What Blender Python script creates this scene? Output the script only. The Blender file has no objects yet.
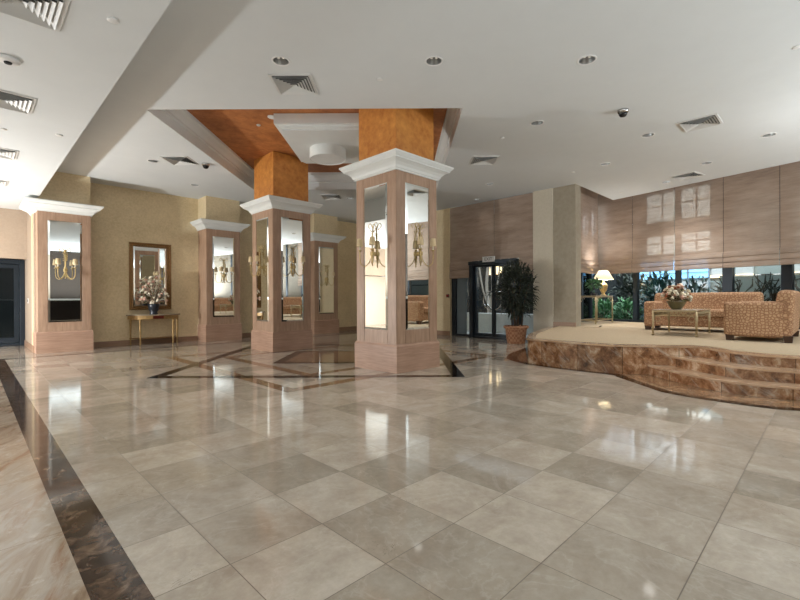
import bpy, bmesh, math, random
from mathutils import Vector, Matrix
from mathutils.geometry import tessellate_polygon
PI = math.pi
S2 = math.sqrt(2)
scene = bpy.context.scene
COL = scene.collection
random.seed(7)

# ------------------------------------------------------------------ camera
cam_d = bpy.data.cameras.new('camera')
cam = bpy.data.objects.new('camera', cam_d)
COL.objects.link(cam)
cam_d.sensor_width = 36.0
cam_d.lens = 36.0 * 433.12 / 800.0
cam_d.clip_start = 0.05
cam_d.clip_end = 200
_r0 = Vector((0.7079745, -0.706238, 0.0))
_f0 = Vector((0.70623687, 0.70797337, -0.00178413))
_u0 = Vector((0.00126002, 0.00126312, 0.99999841))
_roll = -0.00422086
_R = math.cos(_roll) * _r0 + math.sin(_roll) * _u0
_U = -math.sin(_roll) * _r0 + math.cos(_roll) * _u0
cam.matrix_world = Matrix(((_R.x, _U.x, -_f0.x, 0), (_R.y, _U.y, -_f0.y, 0), (_R.z, _U.z, -_f0.z, 1.1), (0, 0, 0, 1)))
scene.camera = cam

# ------------------------------------------------------------------ world, exposure
scene.view_settings.view_transform = 'Standard'
scene.view_settings.look = 'None'
scene.view_settings.gamma = 1.0
scene.view_settings.use_curve_mapping = False
scene.view_settings.exposure = 1.06
w = bpy.data.worlds.new('world')
scene.world = w
w.use_nodes = True
w.node_tree.nodes['Background'].inputs[0].default_value = (0.55, 0.68, 0.85, 1)
w.node_tree.nodes['Background'].inputs[1].default_value = 0.35

# ------------------------------------------------------------------ lights
def area(name, loc, direction, sx, sy, power, color=(1, 1, 1), spread=PI):
    d = bpy.data.lights.new(name, 'AREA')
    d.shape = 'RECTANGLE'; d.size = sx; d.size_y = sy; d.energy = power; d.color = color; d.spread = spread
    o = bpy.data.objects.new(name, d); COL.objects.link(o)
    o.location = loc
    o.rotation_euler = Vector(direction).to_track_quat('-Z', 'Y').to_euler()
    return o
def point(name, loc, power, color=(1, 1, 1), r=0.05):
    d = bpy.data.lights.new(name, 'POINT'); d.energy = power; d.color = color; d.shadow_soft_size = r
    o = bpy.data.objects.new(name, d); COL.objects.link(o); o.location = loc
    return o
# unseen fill lights added behind and beside the camera to brighten the ceiling
area('fill_front', (1.5, -5.2, 1.25), (0, 0, 1), 15.0, 2.8, 430, (0.89, 0.955, 1.0))
area('fill_left', (-5.4, 2.0, 1.25), (0, 0, 1), 2.2, 15.0, 190, (0.89, 0.955, 1.0))
area('fill_lounge', (9.6, -5.0, 1.25), (0, 0, 1), 2.5, 2.0, 420, (0.89, 0.955, 1.0))
# uplighter standing just past the right-hand sofa
_d = bpy.data.lights.new('uplighter_beam', 'SPOT'); _d.energy = 13; _d.spot_size = math.radians(110); _d.spot_blend = 1.0; _d.shadow_soft_size = .08
_o = bpy.data.objects.new('uplighter_beam', _d); COL.objects.link(_o); _o.location = (8.75, -.15, 2.2); _o.rotation_euler = (PI, 0, 0)
# lamp by the left entrance, low, under the lower ceiling
point('entrance_lamp', (-2.32, 10.5, 0.80), 500, (0.95, 0.985, 1.0), 0.06)

# ------------------------------------------------------------------ mesh helpers
class MB:
    def __init__(self):
        self.v = []; self.f = []; self.sm = []
    def add(self, verts, faces, smooth=False):
        n = len(self.v)
        self.v += [tuple(p) for p in verts]
        for f in faces:
            self.f.append([i + n for i in f]); self.sm.append(smooth)
        return self
    def box(self, x0, x1, y0, y1, z0, z1):
        return self.add([(x0, y0, z0), (x1, y0, z0), (x1, y1, z0), (x0, y1, z0), (x0, y0, z1), (x1, y0, z1), (x1, y1, z1), (x0, y1, z1)],
                        [(0, 3, 2, 1), (4, 5, 6, 7), (0, 1, 5, 4), (1, 2, 6, 5), (2, 3, 7, 6), (3, 0, 4, 7)])
    def frustum(self, cx, cy, z0, z1, a0, b0, a1, b1):
        return self.add([(cx - a0, cy - b0, z0), (cx + a0, cy - b0, z0), (cx + a0, cy + b0, z0), (cx - a0, cy + b0, z0),
                         (cx - a1, cy - b1, z1), (cx + a1, cy - b1, z1), (cx + a1, cy + b1, z1), (cx - a1, cy + b1, z1)],
                        [(0, 3, 2, 1), (4, 5, 6, 7), (0, 1, 5, 4), (1, 2, 6, 5), (2, 3, 7, 6), (3, 0, 4, 7)])
    def prism(self, poly, z0, z1):
        n = len(poly)
        v = [(p[0], p[1], z0) for p in poly] + [(p[0], p[1], z1) for p in poly]
        tris = tessellate_polygon([[Vector((p[0], p[1], 0)) for p in poly]])
        f = [tuple(t) for t in tris] + [tuple(i + n for i in t) for t in tris]
        f += [(i, (i + 1) % n, (i + 1) % n + n, i + n) for i in range(n)]
        return self.add(v, f)
    def tube(self, pts, r, seg=8, smooth=True):
        pts = [Vector(p) for p in pts]
        rs = r if isinstance(r, (list, tuple)) else [r] * len(pts)
        rings = []
        ref = None
        for i, p in enumerate(pts):
            t = (pts[min(i + 1, len(pts) - 1)] - pts[max(i - 1, 0)]).normalized()
            if ref is None:
                ref = Vector((0, 0, 1)) if abs(t.z) < 0.9 else Vector((1, 0, 0))
            a = (ref - t * ref.dot(t)).normalized(); b = t.cross(a); ref = a
            rings.append([p + (a * math.cos(2 * PI * k / seg) + b * math.sin(2 * PI * k / seg)) * rs[i] for k in range(seg)])
        v = [q for R in rings for q in R]
        f = []
        for i in range(len(rings) - 1):
            for k in range(seg):
                f.append((i * seg + k, i * seg + (k + 1) % seg, (i + 1) * seg + (k + 1) % seg, (i + 1) * seg + k))
        f.append(tuple(range(seg))[::-1]); f.append(tuple(range((len(rings) - 1) * seg, len(rings) * seg)))
        return self.add(v, f, smooth)
    def lathe(self, prof, c=(0, 0, 0), seg=24, smooth=True, cap=True):
        v = []; f = []
        for r, z in prof:
            for k in range(seg):
                a = 2 * PI * k / seg
                v.append((c[0] + r * math.cos(a), c[1] + r * math.sin(a), c[2] + z))
        for i in range(len(prof) - 1):
            for k in range(seg):
                f.append((i * seg + k, i * seg + (k + 1) % seg, (i + 1) * seg + (k + 1) % seg, (i + 1) * seg + k))
        if cap:
            if prof[0][0] > 1e-5: f.append(tuple(range(seg))[::-1])
            if prof[-1][0] > 1e-5: f.append(tuple(range((len(prof) - 1) * seg, len(prof) * seg)))
        return self.add(v, f, smooth)
    def square_lathe(self, prof, c=(0, 0)):
        """profile of (half width, z) swept round a square"""
        v = []; f = []
        for a, z in prof:
            v += [(c[0] - a, c[1] - a, z), (c[0] + a, c[1] - a, z), (c[0] + a, c[1] + a, z), (c[0] - a, c[1] + a, z)]
        for i in range(len(prof) - 1):
            for k in range(4):
                f.append((i * 4 + k, i * 4 + (k + 1) % 4, (i + 1) * 4 + (k + 1) % 4, (i + 1) * 4 + k))
        f.append((3, 2, 1, 0)); n = (len(prof) - 1) * 4; f.append((n, n + 1, n + 2, n + 3))
        return self.add(v, f)
    def ball(self, c, r, sx=1, sy=1, sz=1, seg=10, rings=6):
        prof = [(r * math.sin(PI * i / rings), -r * math.cos(PI * i / rings)) for i in range(rings + 1)]
        n = len(self.v)
        self.lathe(prof, (0, 0, 0), seg, True, False)
        for i in range(n, len(self.v)):
            p = self.v[i]; self.v[i] = (c[0] + p[0] * sx, c[1] + p[1] * sy, c[2] + p[2] * sz)
        return self
    def leaf(self, base, d, length, width, droop=0.25):
        d = Vector(d).normalized()
        side = d.cross(Vector((0, 0, 1)))
        if side.length < 1e-3: side = Vector((1, 0, 0))
        side.normalize()
        a = random.uniform(-0.7, 0.7)
        side = (Matrix.Rotation(a, 3, d) @ side)
        b = Vector(base); m = b + d * length * 0.5; e = b + d * length + Vector((0, 0, -droop * length))
        q1 = b + d * length * 0.2
        return self.add([b, q1 + side * width * .4, m + side * width * .5, e, m - side * width * .5, q1 - side * width * .4],
                        [(0, 1, 2, 4, 5), (2, 3, 4)])
    def transform(self, M):
        self.v = [tuple(M @ Vector(p)) for p in self.v]
        return self
    def build(self, name, mat, parent=None, bevel=0.0, seg=2, loc=None, rotz=0.0, weld=False):
        me = bpy.data.meshes.new(name)
        me.from_pydata(self.v, [], self.f)
        me.polygons.foreach_set('use_smooth', self.sm)
        me.update()
        bm = bmesh.new(); bm.from_mesh(me)
        if weld: bmesh.ops.remove_doubles(bm, verts=bm.verts, dist=1e-5)
        bmesh.ops.recalc_face_normals(bm, faces=bm.faces)
        bm.to_mesh(me); bm.free()
        o = bpy.data.objects.new(name, me)
        COL.objects.link(o)
        if mat: me.materials.append(mat)
        if parent: o.parent = parent
        if loc: o.location = loc
        o.rotation_euler = (0, 0, rotz)
        if bevel:
            m = o.modifiers.new('bevel', 'BEVEL'); m.width = bevel; m.segments = seg; m.limit_method = 'ANGLE'
            m.angle_limit = math.radians(40)
            if seg > 1:
                me.polygons.foreach_set('use_smooth', [True] * len(me.polygons))
                m.harden_normals = True
        return o

def tag(o, label, cat, group=None, kind=None):
    o['label'] = label; o['category'] = cat
    if group: o['group'] = group
    if kind: o['kind'] = kind
    return o
def thing(name, label, cat, loc=(0, 0, 0), rotz=0.0, group=None):
    o = bpy.data.objects.new(name, None); COL.objects.link(o)
    o.empty_display_size = 0.1
    o.location = loc; o.rotation_euler = (0, 0, rotz)
    return tag(o, label, cat, group)
def struct(o):
    o['kind'] = 'structure'; return o
def dup(root, loc, rotz, label, group=None):
    def cp(o, parent):
        c = o.copy(); COL.objects.link(c)
        if parent: c.parent = parent
        for ch in list(o.children): cp(ch, c)
        return c
    r = cp(root, None)
    r.location = loc; r.rotation_euler = (0, 0, rotz); r['label'] = label
    if group: r['group'] = group
    return r
def crv(pts, n=6):
    """Catmull-Rom through pts (open)"""
    P = [Vector(p) for p in pts]
    out = []
    for i in range(len(P) - 1):
        p0 = P[max(i - 1, 0)]; p1 = P[i]; p2 = P[i + 1]; p3 = P[min(i + 2, len(P) - 1)]
        for k in range(n):
            t = k / n
            out.append(0.5 * ((2 * p1) + (p2 - p0) * t + (2 * p0 - 5 * p1 + 4 * p2 - p3) * t * t + (3 * p1 - p0 - 3 * p2 + p3) * t ** 3))
    out.append(P[-1])
    return out

# ------------------------------------------------------------------ material helpers
def new_mat(name):
    m = bpy.data.materials.new(name); m.use_nodes = True
    return m, m.node_tree, m.node_tree.nodes['Principled BSDF']
def N(nt, t, **kw):
    n = nt.nodes.new(t)
    for k, val in kw.items():
        if k in ('operation', 'data_type', 'blend_type', 'noise_dimensions', 'feature', 'distance', 'wave_type', 'bands_direction', 'interpolation'):
            setattr(n, k, val)
    return n
def L(nt, a, b): nt.links.new(a, b)
def coords(nt, scale=(1, 1, 1), rot=(0, 0, 0), kind='Object'):
    tc = N(nt, 'ShaderNodeTexCoord'); mp = N(nt, 'ShaderNodeMapping')
    mp.inputs['Scale'].default_value = scale; mp.inputs['Rotation'].default_value = rot
    L(nt, tc.outputs[kind], mp.inputs[0])
    return mp.outputs[0]
def coords_t(nt, scale=(1, 1, 1), rot=(0, 0, 0)):
    """turned first, then stretched"""
    tc = N(nt, 'ShaderNodeTexCoord'); mp = N(nt, 'ShaderNodeMapping'); mp.vector_type = 'TEXTURE'
    mp.inputs['Scale'].default_value = tuple(1 / c for c in scale); mp.inputs['Rotation'].default_value = rot
    L(nt, tc.outputs['Object'], mp.inputs[0])
    return mp.outputs[0]
def ramp(nt, stops, fac):
    r = N(nt, 'ShaderNodeValToRGB')
    e = r.color_ramp.elements
    e[0].position = stops[0][0]; e[0].color = (*stops[0][1], 1)
    e[1].position = stops[-1][0]; e[1].color = (*stops[-1][1], 1)
    for p, c in stops[1:-1]:
        x = e.new(p); x.color = (*c, 1)
    L(nt, fac, r.inputs[0]); return r.outputs[0]
def noise(nt, vec, scale, detail=4, rough=0.55, dist=0.0):
    n = N(nt, 'ShaderNodeTexNoise')
    n.inputs['Scale'].default_value = scale; n.inputs['Detail'].default_value = detail
    n.inputs['Roughness'].default_value = rough; n.inputs['Distortion'].default_value = dist
    L(nt, vec, n.inputs['Vector']); return n.outputs['Fac']
def mixc(nt, a, b, fac, bt='MIX'):
    m = N(nt, 'ShaderNodeMix', data_type='RGBA', blend_type=bt)
    for s, val in ((0, fac), (6, a), (7, b)):
        if hasattr(val, 'links') or hasattr(val, 'is_linked'): L(nt, val, m.inputs[s])
        elif isinstance(val, (int, float)): m.inputs[s].default_value = val
        else: m.inputs[s].default_value = (*val, 1)
    return m.outputs[2]
def math_n(nt, op, a, b=None, c=None):
    m = N(nt, 'ShaderNodeMath', operation=op)
    for i, val in enumerate((a, b, c)):
        if val is None: continue
        if isinstance(val, (int, float)): m.inputs[i].default_value = val
        else: L(nt, val, m.inputs[i])
    return m.outputs[0]
def srgb(r, g, b):
    return tuple(((c / 255) / 12.92) if c / 255 <= 0.04045 else ((c / 255 + 0.055) / 1.055) ** 2.4 for c in (r, g, b))
def bump(nt, bsdf, h, strength=0.2, dist=0.01):
    b = N(nt, 'ShaderNodeBump'); b.inputs['Strength'].default_value = strength; b.inputs['Distance'].default_value = dist
    L(nt, h, b.inputs['Height']); L(nt, b.outputs[0], bsdf.inputs['Normal'])
def simple(name, col, rough=0.5, metal=0.0, var=0.08, scale=8.0, bmp=0.0, stretch=(1, 1, 1)):
    m, nt, b = new_mat(name)
    f = noise(nt, coords(nt, stretch), scale, 4)
    lo = tuple(c * (1 - var) for c in col); hi = tuple(min(1, c * (1 + var)) for c in col)
    L(nt, ramp(nt, [(0.3, lo), (0.7, hi)], f), b.inputs['Base Color'])
    b.inputs['Roughness'].default_value = rough; b.inputs['Metallic'].default_value = metal
    if bmp: bump(nt, b, f, bmp)
    return m
def emit(name, col, strength):
    m, nt, b = new_mat(name)
    b.inputs['Base Color'].default_value = (*col, 1)
    b.inputs['Emission Color'].default_value = (*col, 1); b.inputs['Emission Strength'].default_value = strength
    return m

TV0, TU0, TT = 1.2254, 1.3196, 0.457
def tile_floor():
    m, nt, b = new_mat('cream_marble_tiles')
    tc = N(nt, 'ShaderNodeTexCoord'); sp = N(nt, 'ShaderNodeSeparateXYZ'); L(nt, tc.outputs['Object'], sp.inputs[0])
    fx = math_n(nt, 'DIVIDE', math_n(nt, 'SUBTRACT', sp.outputs[0], TV0 - 40 * TT), TT)
    fy = math_n(nt, 'DIVIDE', math_n(nt, 'SUBTRACT', sp.outputs[1], TU0 - 40 * TT), TT)
    cx = math_n(nt, 'FLOOR', fx); cy = math_n(nt, 'FLOOR', fy)
    cb = N(nt, 'ShaderNodeCombineXYZ'); L(nt, cx, cb.inputs[0]); L(nt, cy, cb.inputs[1])
    wn = N(nt, 'ShaderNodeTexWhiteNoise'); wn.noise_dimensions = '2D'; L(nt, cb.outputs[0], wn.inputs['Vector'])
    off = N(nt, 'ShaderNodeVectorMath', operation='SCALE'); L(nt, wn.outputs['Color'], off.inputs[0]); off.inputs['Scale'].default_value = 37
    ad = N(nt, 'ShaderNodeVectorMath', operation='ADD'); L(nt, tc.outputs['Object'], ad.inputs[0]); L(nt, off.outputs[0], ad.inputs[1])
    cloud = noise(nt, ad.outputs[0], 3.5, 8, 0.62, 0.6)
    base = ramp(nt, [(0.25, srgb(168, 154, 139)), (0.5, srgb(186, 174, 159)), (0.75, srgb(201, 191, 178))], cloud)
    tone = ramp(nt, [(0.0, (0.74, 0.73, 0.705)), (0.5, (0.92, 0.91, 0.90)), (1.0, (1.10, 1.09, 1.08))], wn.outputs['Value'])
    col = mixc(nt, base, tone, 1.0, 'MULTIPLY')
    # pale veins
    vn = noise(nt, ad.outputs[0], 2.4, 7, 0.6, 0.9)
    v1 = math_n(nt, 'ABSOLUTE', math_n(nt, 'SUBTRACT', vn, 0.5))
    vein = ramp(nt, [(0.0, (0.14, 0.14, 0.14)), (0.02, (0, 0, 0))], v1)
    col = mixc(nt, col, srgb(222, 214, 202), vein)
    sn = noise(nt, ad.outputs[0], 26, 6, 0.7)
    col = mixc(nt, col, ramp(nt, [(0.3, (.90, .89, .88)), (0.7, (1.06, 1.06, 1.06))], sn), 1.0, 'MULTIPLY')
    # small dark fissures
    fn = noise(nt, ad.outputs[0], 9.0, 3, 0.5, 2.5)
    f1 = math_n(nt, 'ABSOLUTE', math_n(nt, 'SUBTRACT', fn, 0.5))
    fm = noise(nt, ad.outputs[0], 2.7, 2)
    fis = math_n(nt, 'MULTIPLY', math_n(nt, 'LESS_THAN', f1, 0.006), math_n(nt, 'GREATER_THAN', fm, 0.66))
    col = mixc(nt, col, srgb(110, 92, 72), math_n(nt, 'MULTIPLY', fis, 0.55))
    # joints
    def edge(f):
        fr = math_n(nt, 'FRACT', f)
        return math_n(nt, 'MINIMUM', fr, math_n(nt, 'SUBTRACT', 1.0, fr))
    g = math_n(nt, 'LESS_THAN', math_n(nt, 'MINIMUM', edge(fx), edge(fy)), 0.0045)
    col = mixc(nt, col, srgb(106, 92, 76), g)
    L(nt, col, b.inputs['Base Color'])
    b.inputs['Roughness'].default_value = 0.075
    b.inputs['IOR'].default_value = 1.55
    L(nt, math_n(nt, 'ADD', math_n(nt, 'MULTIPLY', cloud, 0.05), math_n(nt, 'ADD', math_n(nt, 'MULTIPLY', g, 0.3), 0.045)), b.inputs['Roughness'])
    return m
def marble(name, stops, scale=2.0, dist=2.0, rough=0.08, stretch=(1, 1, 1), rot=(0, 0, 0), vein=None, joints=None):
    m, nt, b = new_mat(name)
    vec = coords(nt, stretch, rot)
    n1 = noise(nt, vec, scale, 9, 0.65, dist)
    col = ramp(nt, stops, n1)
    if vein:
        n2 = noise(nt, vec, scale * 1.7, 7, 0.6, dist * 1.4)
        a = math_n(nt, 'ABSOLUTE', math_n(nt, 'SUBTRACT', n2, 0.5))
        col = mixc(nt, col, vein, ramp(nt, [(0.0, (0.75, 0.75, 0.75)), (0.035, (0, 0, 0))], a))
    if joints:
        tc = N(nt, 'ShaderNodeTexCoord'); sp = N(nt, 'ShaderNodeSeparateXYZ'); L(nt, tc.outputs['Object'], sp.inputs[0])
        fr = math_n(nt, 'FRACT', math_n(nt, 'DIVIDE', math_n(nt, 'ADD', sp.outputs[1], joints[1]), joints[0]))
        col = mixc(nt, col, srgb(70, 50, 35), math_n(nt, 'LESS_THAN', fr, 0.008))
    L(nt, col, b.inputs['Base Color']); b.inputs['Roughness'].default_value = rough; b.inputs['IOR'].default_value = 1.52
    return m
def plaster(name, lo, hi, scale=14.0, rough=0.7, big=1.2, bmp=0.06):
    m, nt, b = new_mat(name)
    vec = coords(nt)
    f = noise(nt, vec, scale, 6, 0.65); g = noise(nt, vec, big, 4, 0.6)
    mx = math_n(nt, 'ADD', math_n(nt, 'MULTIPLY', f, 0.6), math_n(nt, 'MULTIPLY', g, 0.4))
    L(nt, ramp(nt, [(0.36, lo), (0.64, hi)], mx), b.inputs['Base Color'])
    b.inputs['Roughness'].default_value = rough
    if bmp: bump(nt, b, f, bmp)
    return m
def wood(name, lo, hi, rough=0.45, axis='z'):
    m, nt, b = new_mat(name)
    st = {'z': (14, 14, 1.2), 'x': (1.2, 14, 14), 'h': (1.3, 1.3, 22)}[axis]
    vec = coords(nt, st)
    f = noise(nt, vec, 2.2, 7, 0.65, 0.5); g = noise(nt, coords(nt), 1.6, 3)
    mx = math_n(nt, 'ADD', math_n(nt, 'MULTIPLY', f, 0.65), math_n(nt, 'MULTIPLY', g, 0.35))
    L(nt, ramp(nt, [(0.34, lo), (0.66, hi)], mx), b.inputs['Base Color'])
    b.inputs['Roughness'].default_value = rough
    bump(nt, b, f, 0.08, 0.004)
    return m
def mirror_mat():
    m, nt, b = new_mat('mirror_silver')
    b.inputs['Base Color'].default_value = (0.86, 0.88, 0.86, 1); b.inputs['Metallic'].default_value = 1.0
    f = noise(nt, coords(nt), 3, 2)
    L(nt, math_n(nt, 'MULTIPLY', f, 0.02), b.inputs['Roughness'])
    return m
def glass_mat(name, tint=(1, 1, 1), f0=1.5, op=0.0, col=(0.5, 0.5, 0.5)):
    m, nt, b = new_mat(name)
    nt.nodes.remove(b)
    out = nt.nodes['Material Output']
    tr = N(nt, 'ShaderNodeBsdfTransparent'); tr.inputs[0].default_value = (*tint, 1)
    gl = N(nt, 'ShaderNodeBsdfGlossy'); gl.inputs['Roughness'].default_value = 0.01
    fr = N(nt, 'ShaderNodeFresnel'); fr.inputs['IOR'].default_value = f0
    mx = N(nt, 'ShaderNodeMixShader'); L(nt, fr.outputs[0], mx.inputs[0]); L(nt, tr.outputs[0], mx.inputs[1]); L(nt, gl.outputs[0], mx.inputs[2])
    last = mx.outputs[0]
    if op:
        df = N(nt, 'ShaderNodeBsdfDiffuse'); df.inputs[0].default_value = (*col, 1)
        m2 = N(nt, 'ShaderNodeMixShader'); m2.inputs[0].default_value = op; L(nt, last, m2.inputs[1]); L(nt, df.outputs[0], m2.inputs[2])
        last = m2.outputs[0]
    L(nt, last, out.inputs[0])
    return m
def blind_mat():
    m, nt, b = new_mat('woven_blind')
    out = nt.nodes['Material Output']
    f = noise(nt, coords(nt, (3, 3, 150)), 1.0, 4, 0.7)
    g = noise(nt, coords(nt, (1.2, 1.2, 7)), 1.0, 5, 0.65)
    mx = math_n(nt, 'ADD', math_n(nt, 'MULTIPLY', f, 0.5), math_n(nt, 'MULTIPLY', g, 0.5))
    L(nt, ramp(nt, [(0.36, srgb(150, 128, 112)), (0.64, srgb(192, 170, 152))], mx), b.inputs['Base Color'])
    b.inputs['Roughness'].default_value = 0.8
    bump(nt, b, f, 0.15, 0.003)
    tr = N(nt, 'ShaderNodeBsdfTransparent')
    ms = N(nt, 'ShaderNodeMixShader'); ms.inputs[0].default_value = 0.20
    L(nt, b.outputs[0], ms.inputs[1]); L(nt, tr.outputs[0], ms.inputs[2]); L(nt, ms.outputs[0], out.inputs[0])
    return m
def sofa_fabric():
    m, nt, b = new_mat('fan_pattern_fabric')
    vec = coords(nt)
    v = N(nt, 'ShaderNodeTexVoronoi', feature='DISTANCE_TO_EDGE'); v.inputs['Scale'].default_value = 23.0; v.inputs['Randomness'].default_value = .75
    v2 = N(nt, 'ShaderNodeTexVoronoi'); v2.inputs['Scale'].default_value = 23.0; v2.inputs['Randomness'].default_value = .75
    L(nt, vec, v.inputs['Vector']); L(nt, vec, v2.inputs['Vector'])
    f = noise(nt, vec, 70, 3)
    mx = math_n(nt, 'ADD', math_n(nt, 'MULTIPLY', v.outputs['Distance'], 2.2), math_n(nt, 'MULTIPLY', f, 0.35))
    col = ramp(nt, [(0.12, srgb(124, 86, 60)), (0.42, srgb(168, 128, 96)), (0.85, srgb(196, 160, 124))], mx)
    L(nt, mixc(nt, col, srgb(146, 104, 74), math_n(nt, 'MULTIPLY', math_n(nt, 'LESS_THAN', v2.outputs['Distance'], .16), .7)), b.inputs['Base Color'])
    b.inputs['Roughness'].default_value = 0.85
    bump(nt, b, f, 0.1, 0.003)
    return m
def slab_mat():
    m, nt, b = new_mat('amber_marble')
    n1 = noise(nt, coords_t(nt, (3.2, 1, 1), (0, 0, -0.55)), 1.6, 10, 0.68, 0.8)
    col = ramp(nt, [(0.32, srgb(124, 96, 72)), (0.44, srgb(160, 138, 116)), (0.55, srgb(178, 162, 144)), (0.68, srgb(160, 144, 128))], n1)
    n2 = noise(nt, coords_t(nt, (6, 1, 1), (0, 0, -0.4)), 1.1, 9, 0.66, 1.0)
    col = mixc(nt, col, srgb(140, 98, 64), ramp(nt, [(0.55, (0, 0, 0)), (0.66, (.75, .75, .75))], n2))
    n3 = noise(nt, coords(nt), 12, 6, 0.7)
    col = mixc(nt, col, srgb(226, 214, 198), ramp(nt, [(0.56, (0, 0, 0)), (0.75, (.6, .6, .6))], n3))
    tc = N(nt, 'ShaderNodeTexCoord'); sp = N(nt, 'ShaderNodeSeparateXYZ'); L(nt, tc.outputs['Object'], sp.inputs[0])
    q = math_n(nt, 'FRACT', math_n(nt, 'DIVIDE', math_n(nt, 'ADD', sp.outputs[1], .15), .914))
    col = mixc(nt, col, srgb(120, 96, 74), math_n(nt, 'LESS_THAN', q, 0.004))
    L(nt, col, b.inputs['Base Color']); b.inputs['Roughness'].default_value = .12
    return m
def brown_marble_mat():
    m, nt, b = new_mat('brown_marble')
    n1 = noise(nt, coords(nt, (1, 1, 1)), 5.0, 12, 0.74, 0.3)
    col = ramp(nt, [(0.34, srgb(74, 48, 31)), (0.45, srgb(140, 99, 68)), (0.54, srgb(176, 135, 101)), (0.64, srgb(216, 192, 165))], n1)
    n2 = noise(nt, coords_t(nt, (1, 5.0, 1.1), (-0.75, 0, 0)), 1.5, 9, 0.7, 0.6)
    col = mixc(nt, col, srgb(190, 176, 160), ramp(nt, [(0.54, (0, 0, 0)), (0.64, (.7, .7, .7))], n2))
    n3 = noise(nt, coords_t(nt, (1, 4.0, 1.0), (-0.6, 0, 0)), 1.3, 9, 0.7, 0.5)
    col = mixc(nt, col, srgb(122, 70, 36), ramp(nt, [(0.53, (0, 0, 0)), (0.66, (.8, .8, .8))], n3))
    tc = N(nt, 'ShaderNodeTexCoord'); sp = N(nt, 'ShaderNodeSeparateXYZ'); L(nt, tc.outputs['Object'], sp.inputs[0])
    q = math_n(nt, 'DIVIDE', math_n(nt, 'ADD', sp.outputs[1], .31), .62)
    wn = N(nt, 'ShaderNodeTexWhiteNoise'); wn.noise_dimensions = '1D'; L(nt, math_n(nt, 'FLOOR', q), wn.inputs['W'])
    col = mixc(nt, col, ramp(nt, [(0, (.72, .72, .72)), (1, (1.12, 1.1, 1.08))], wn.outputs['Value']), 1.0, 'MULTIPLY')
    col = mixc(nt, col, srgb(64, 46, 32), math_n(nt, 'LESS_THAN', math_n(nt, 'FRACT', q), 0.01))
    L(nt, col, b.inputs['Base Color']); b.inputs['Roughness'].default_value = .12; b.inputs['IOR'].default_value = 1.52
    return m
def leaf_mat(name, lo, hi):
    m, nt, b = new_mat(name)
    f = noise(nt, coords(nt), 9, 2)
    L(nt, ramp(nt, [(0.3, lo), (0.7, hi)], f), b.inputs['Base Color']); b.inputs['Roughness'].default_value = 0.65
    return m

M = {}
M['tiles'] = tile_floor()
M['slab_left'] = slab_mat()
M['dark_band'] = marble('emperador_marble', [(0.34, srgb(40, 28, 21)), (0.48, srgb(66, 49, 38)), (0.56, srgb(92, 72, 57)), (0.68, srgb(128, 106, 88))], 9, 0.5, 0.08)
M['dark_inlay'] = marble('dark_inlay_marble', [(0.3, srgb(18, 13, 10)), (0.7, srgb(36, 26, 19))], 5, 1.0, 0.07)
M['brown_inlay'] = marble('brown_inlay_marble', [(0.3, srgb(116, 86, 60)), (0.7, srgb(148, 116, 86))], 5, 1.0, 0.07)
M['brown_marble'] = brown_marble_mat()
M['tread_marble'] = marble('highlit_tread_marble', [(0.25, srgb(158, 124, 94)), (0.5, srgb(192, 160, 130)), (0.75, srgb(222, 200, 176))], 2.2, 0.9, 0.1)  # lighter than the risers: the sheen on treads and noses is coloured in
M['brown_marble_floor'] = marble('brown_marble_floor', [(0.25, srgb(100, 72, 52)), (0.5, srgb(146, 112, 84)), (0.75, srgb(178, 146, 116))], 2.2, 1.8, 0.07)
M['carpet'] = simple('cream_carpet', srgb(182, 162, 134), 0.95, 0, 0.1, 60, 0.15)
M['ceiling'] = simple('white_ceiling_paint', srgb(208, 211, 211), 0.9, 0, 0.015, 3)
M['white'] = simple('white_trim_paint', srgb(219, 221, 218), 0.55, 0, 0.02, 5)
M['fleck'] = plaster('gold_fleck_wallpaper', srgb(200, 180, 142), srgb(226, 207, 170), 26, 0.6, 1.5)
M['beige_wall'] = plaster('beige_wall_paint', srgb(196, 180, 162), srgb(206, 191, 172), 20, 0.75, 1.0, 0.0)
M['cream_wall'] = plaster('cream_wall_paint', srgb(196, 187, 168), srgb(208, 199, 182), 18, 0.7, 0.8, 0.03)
M['shaded_wall'] = plaster('shaded_pier_wall', srgb(152, 142, 124), srgb(168, 158, 140), 10, 0.7, 1.3, 0.03)  # the shade on the pier's end is put into this darker tone
M['brown_wall'] = plaster('brown_wall_paint', srgb(44, 34, 26), srgb(54, 43, 33), 12, 0.7, 1.0, 0.0)
M['end_wall'] = plaster('end_wall_paint', srgb(96, 88, 76), srgb(112, 103, 90), 12, 0.75, 1.0, 0.0)
M['entry_wall'] = plaster('entry_wall_paint', srgb(158, 140, 122), srgb(170, 152, 133), 20, 0.75, 1.0, 0.0)
M['orange'] = plaster('burnt_orange_plaster', srgb(176, 106, 42), srgb(214, 148, 70), 9, 0.55, 2.5)
M['orange_dark'] = plaster('rust_orange_plaster', srgb(146, 84, 42), srgb(194, 126, 72), 6, 0.55, 1.6)
M['wood'] = wood('limed_wood', srgb(146, 115, 93), srgb(182, 151, 127))
M['wood_h'] = wood('limed_wood_base', srgb(148, 114, 94), srgb(184, 150, 128), axis='h')
M['skirting'] = wood('limed_wood_skirting', srgb(132, 102, 80), srgb(160, 128, 104), axis='h')
M['mirror'] = mirror_mat()
M['gold'] = simple('aged_gold', srgb(186, 160, 108), 0.45, 0.5, 0.25, 30)
M['gold_dark'] = simple('worn_gilt', srgb(158, 126, 78), 0.5, 0.35, 0.3, 30)
M['gold_frame'] = simple('antique_gold_frame', srgb(140, 106, 66), 0.45, 0.5, 0.35, 45, 0.3)
M['shade'] = simple('beige_shade', srgb(206, 184, 146), 0.8, 0, 0.06, 20)
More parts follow.
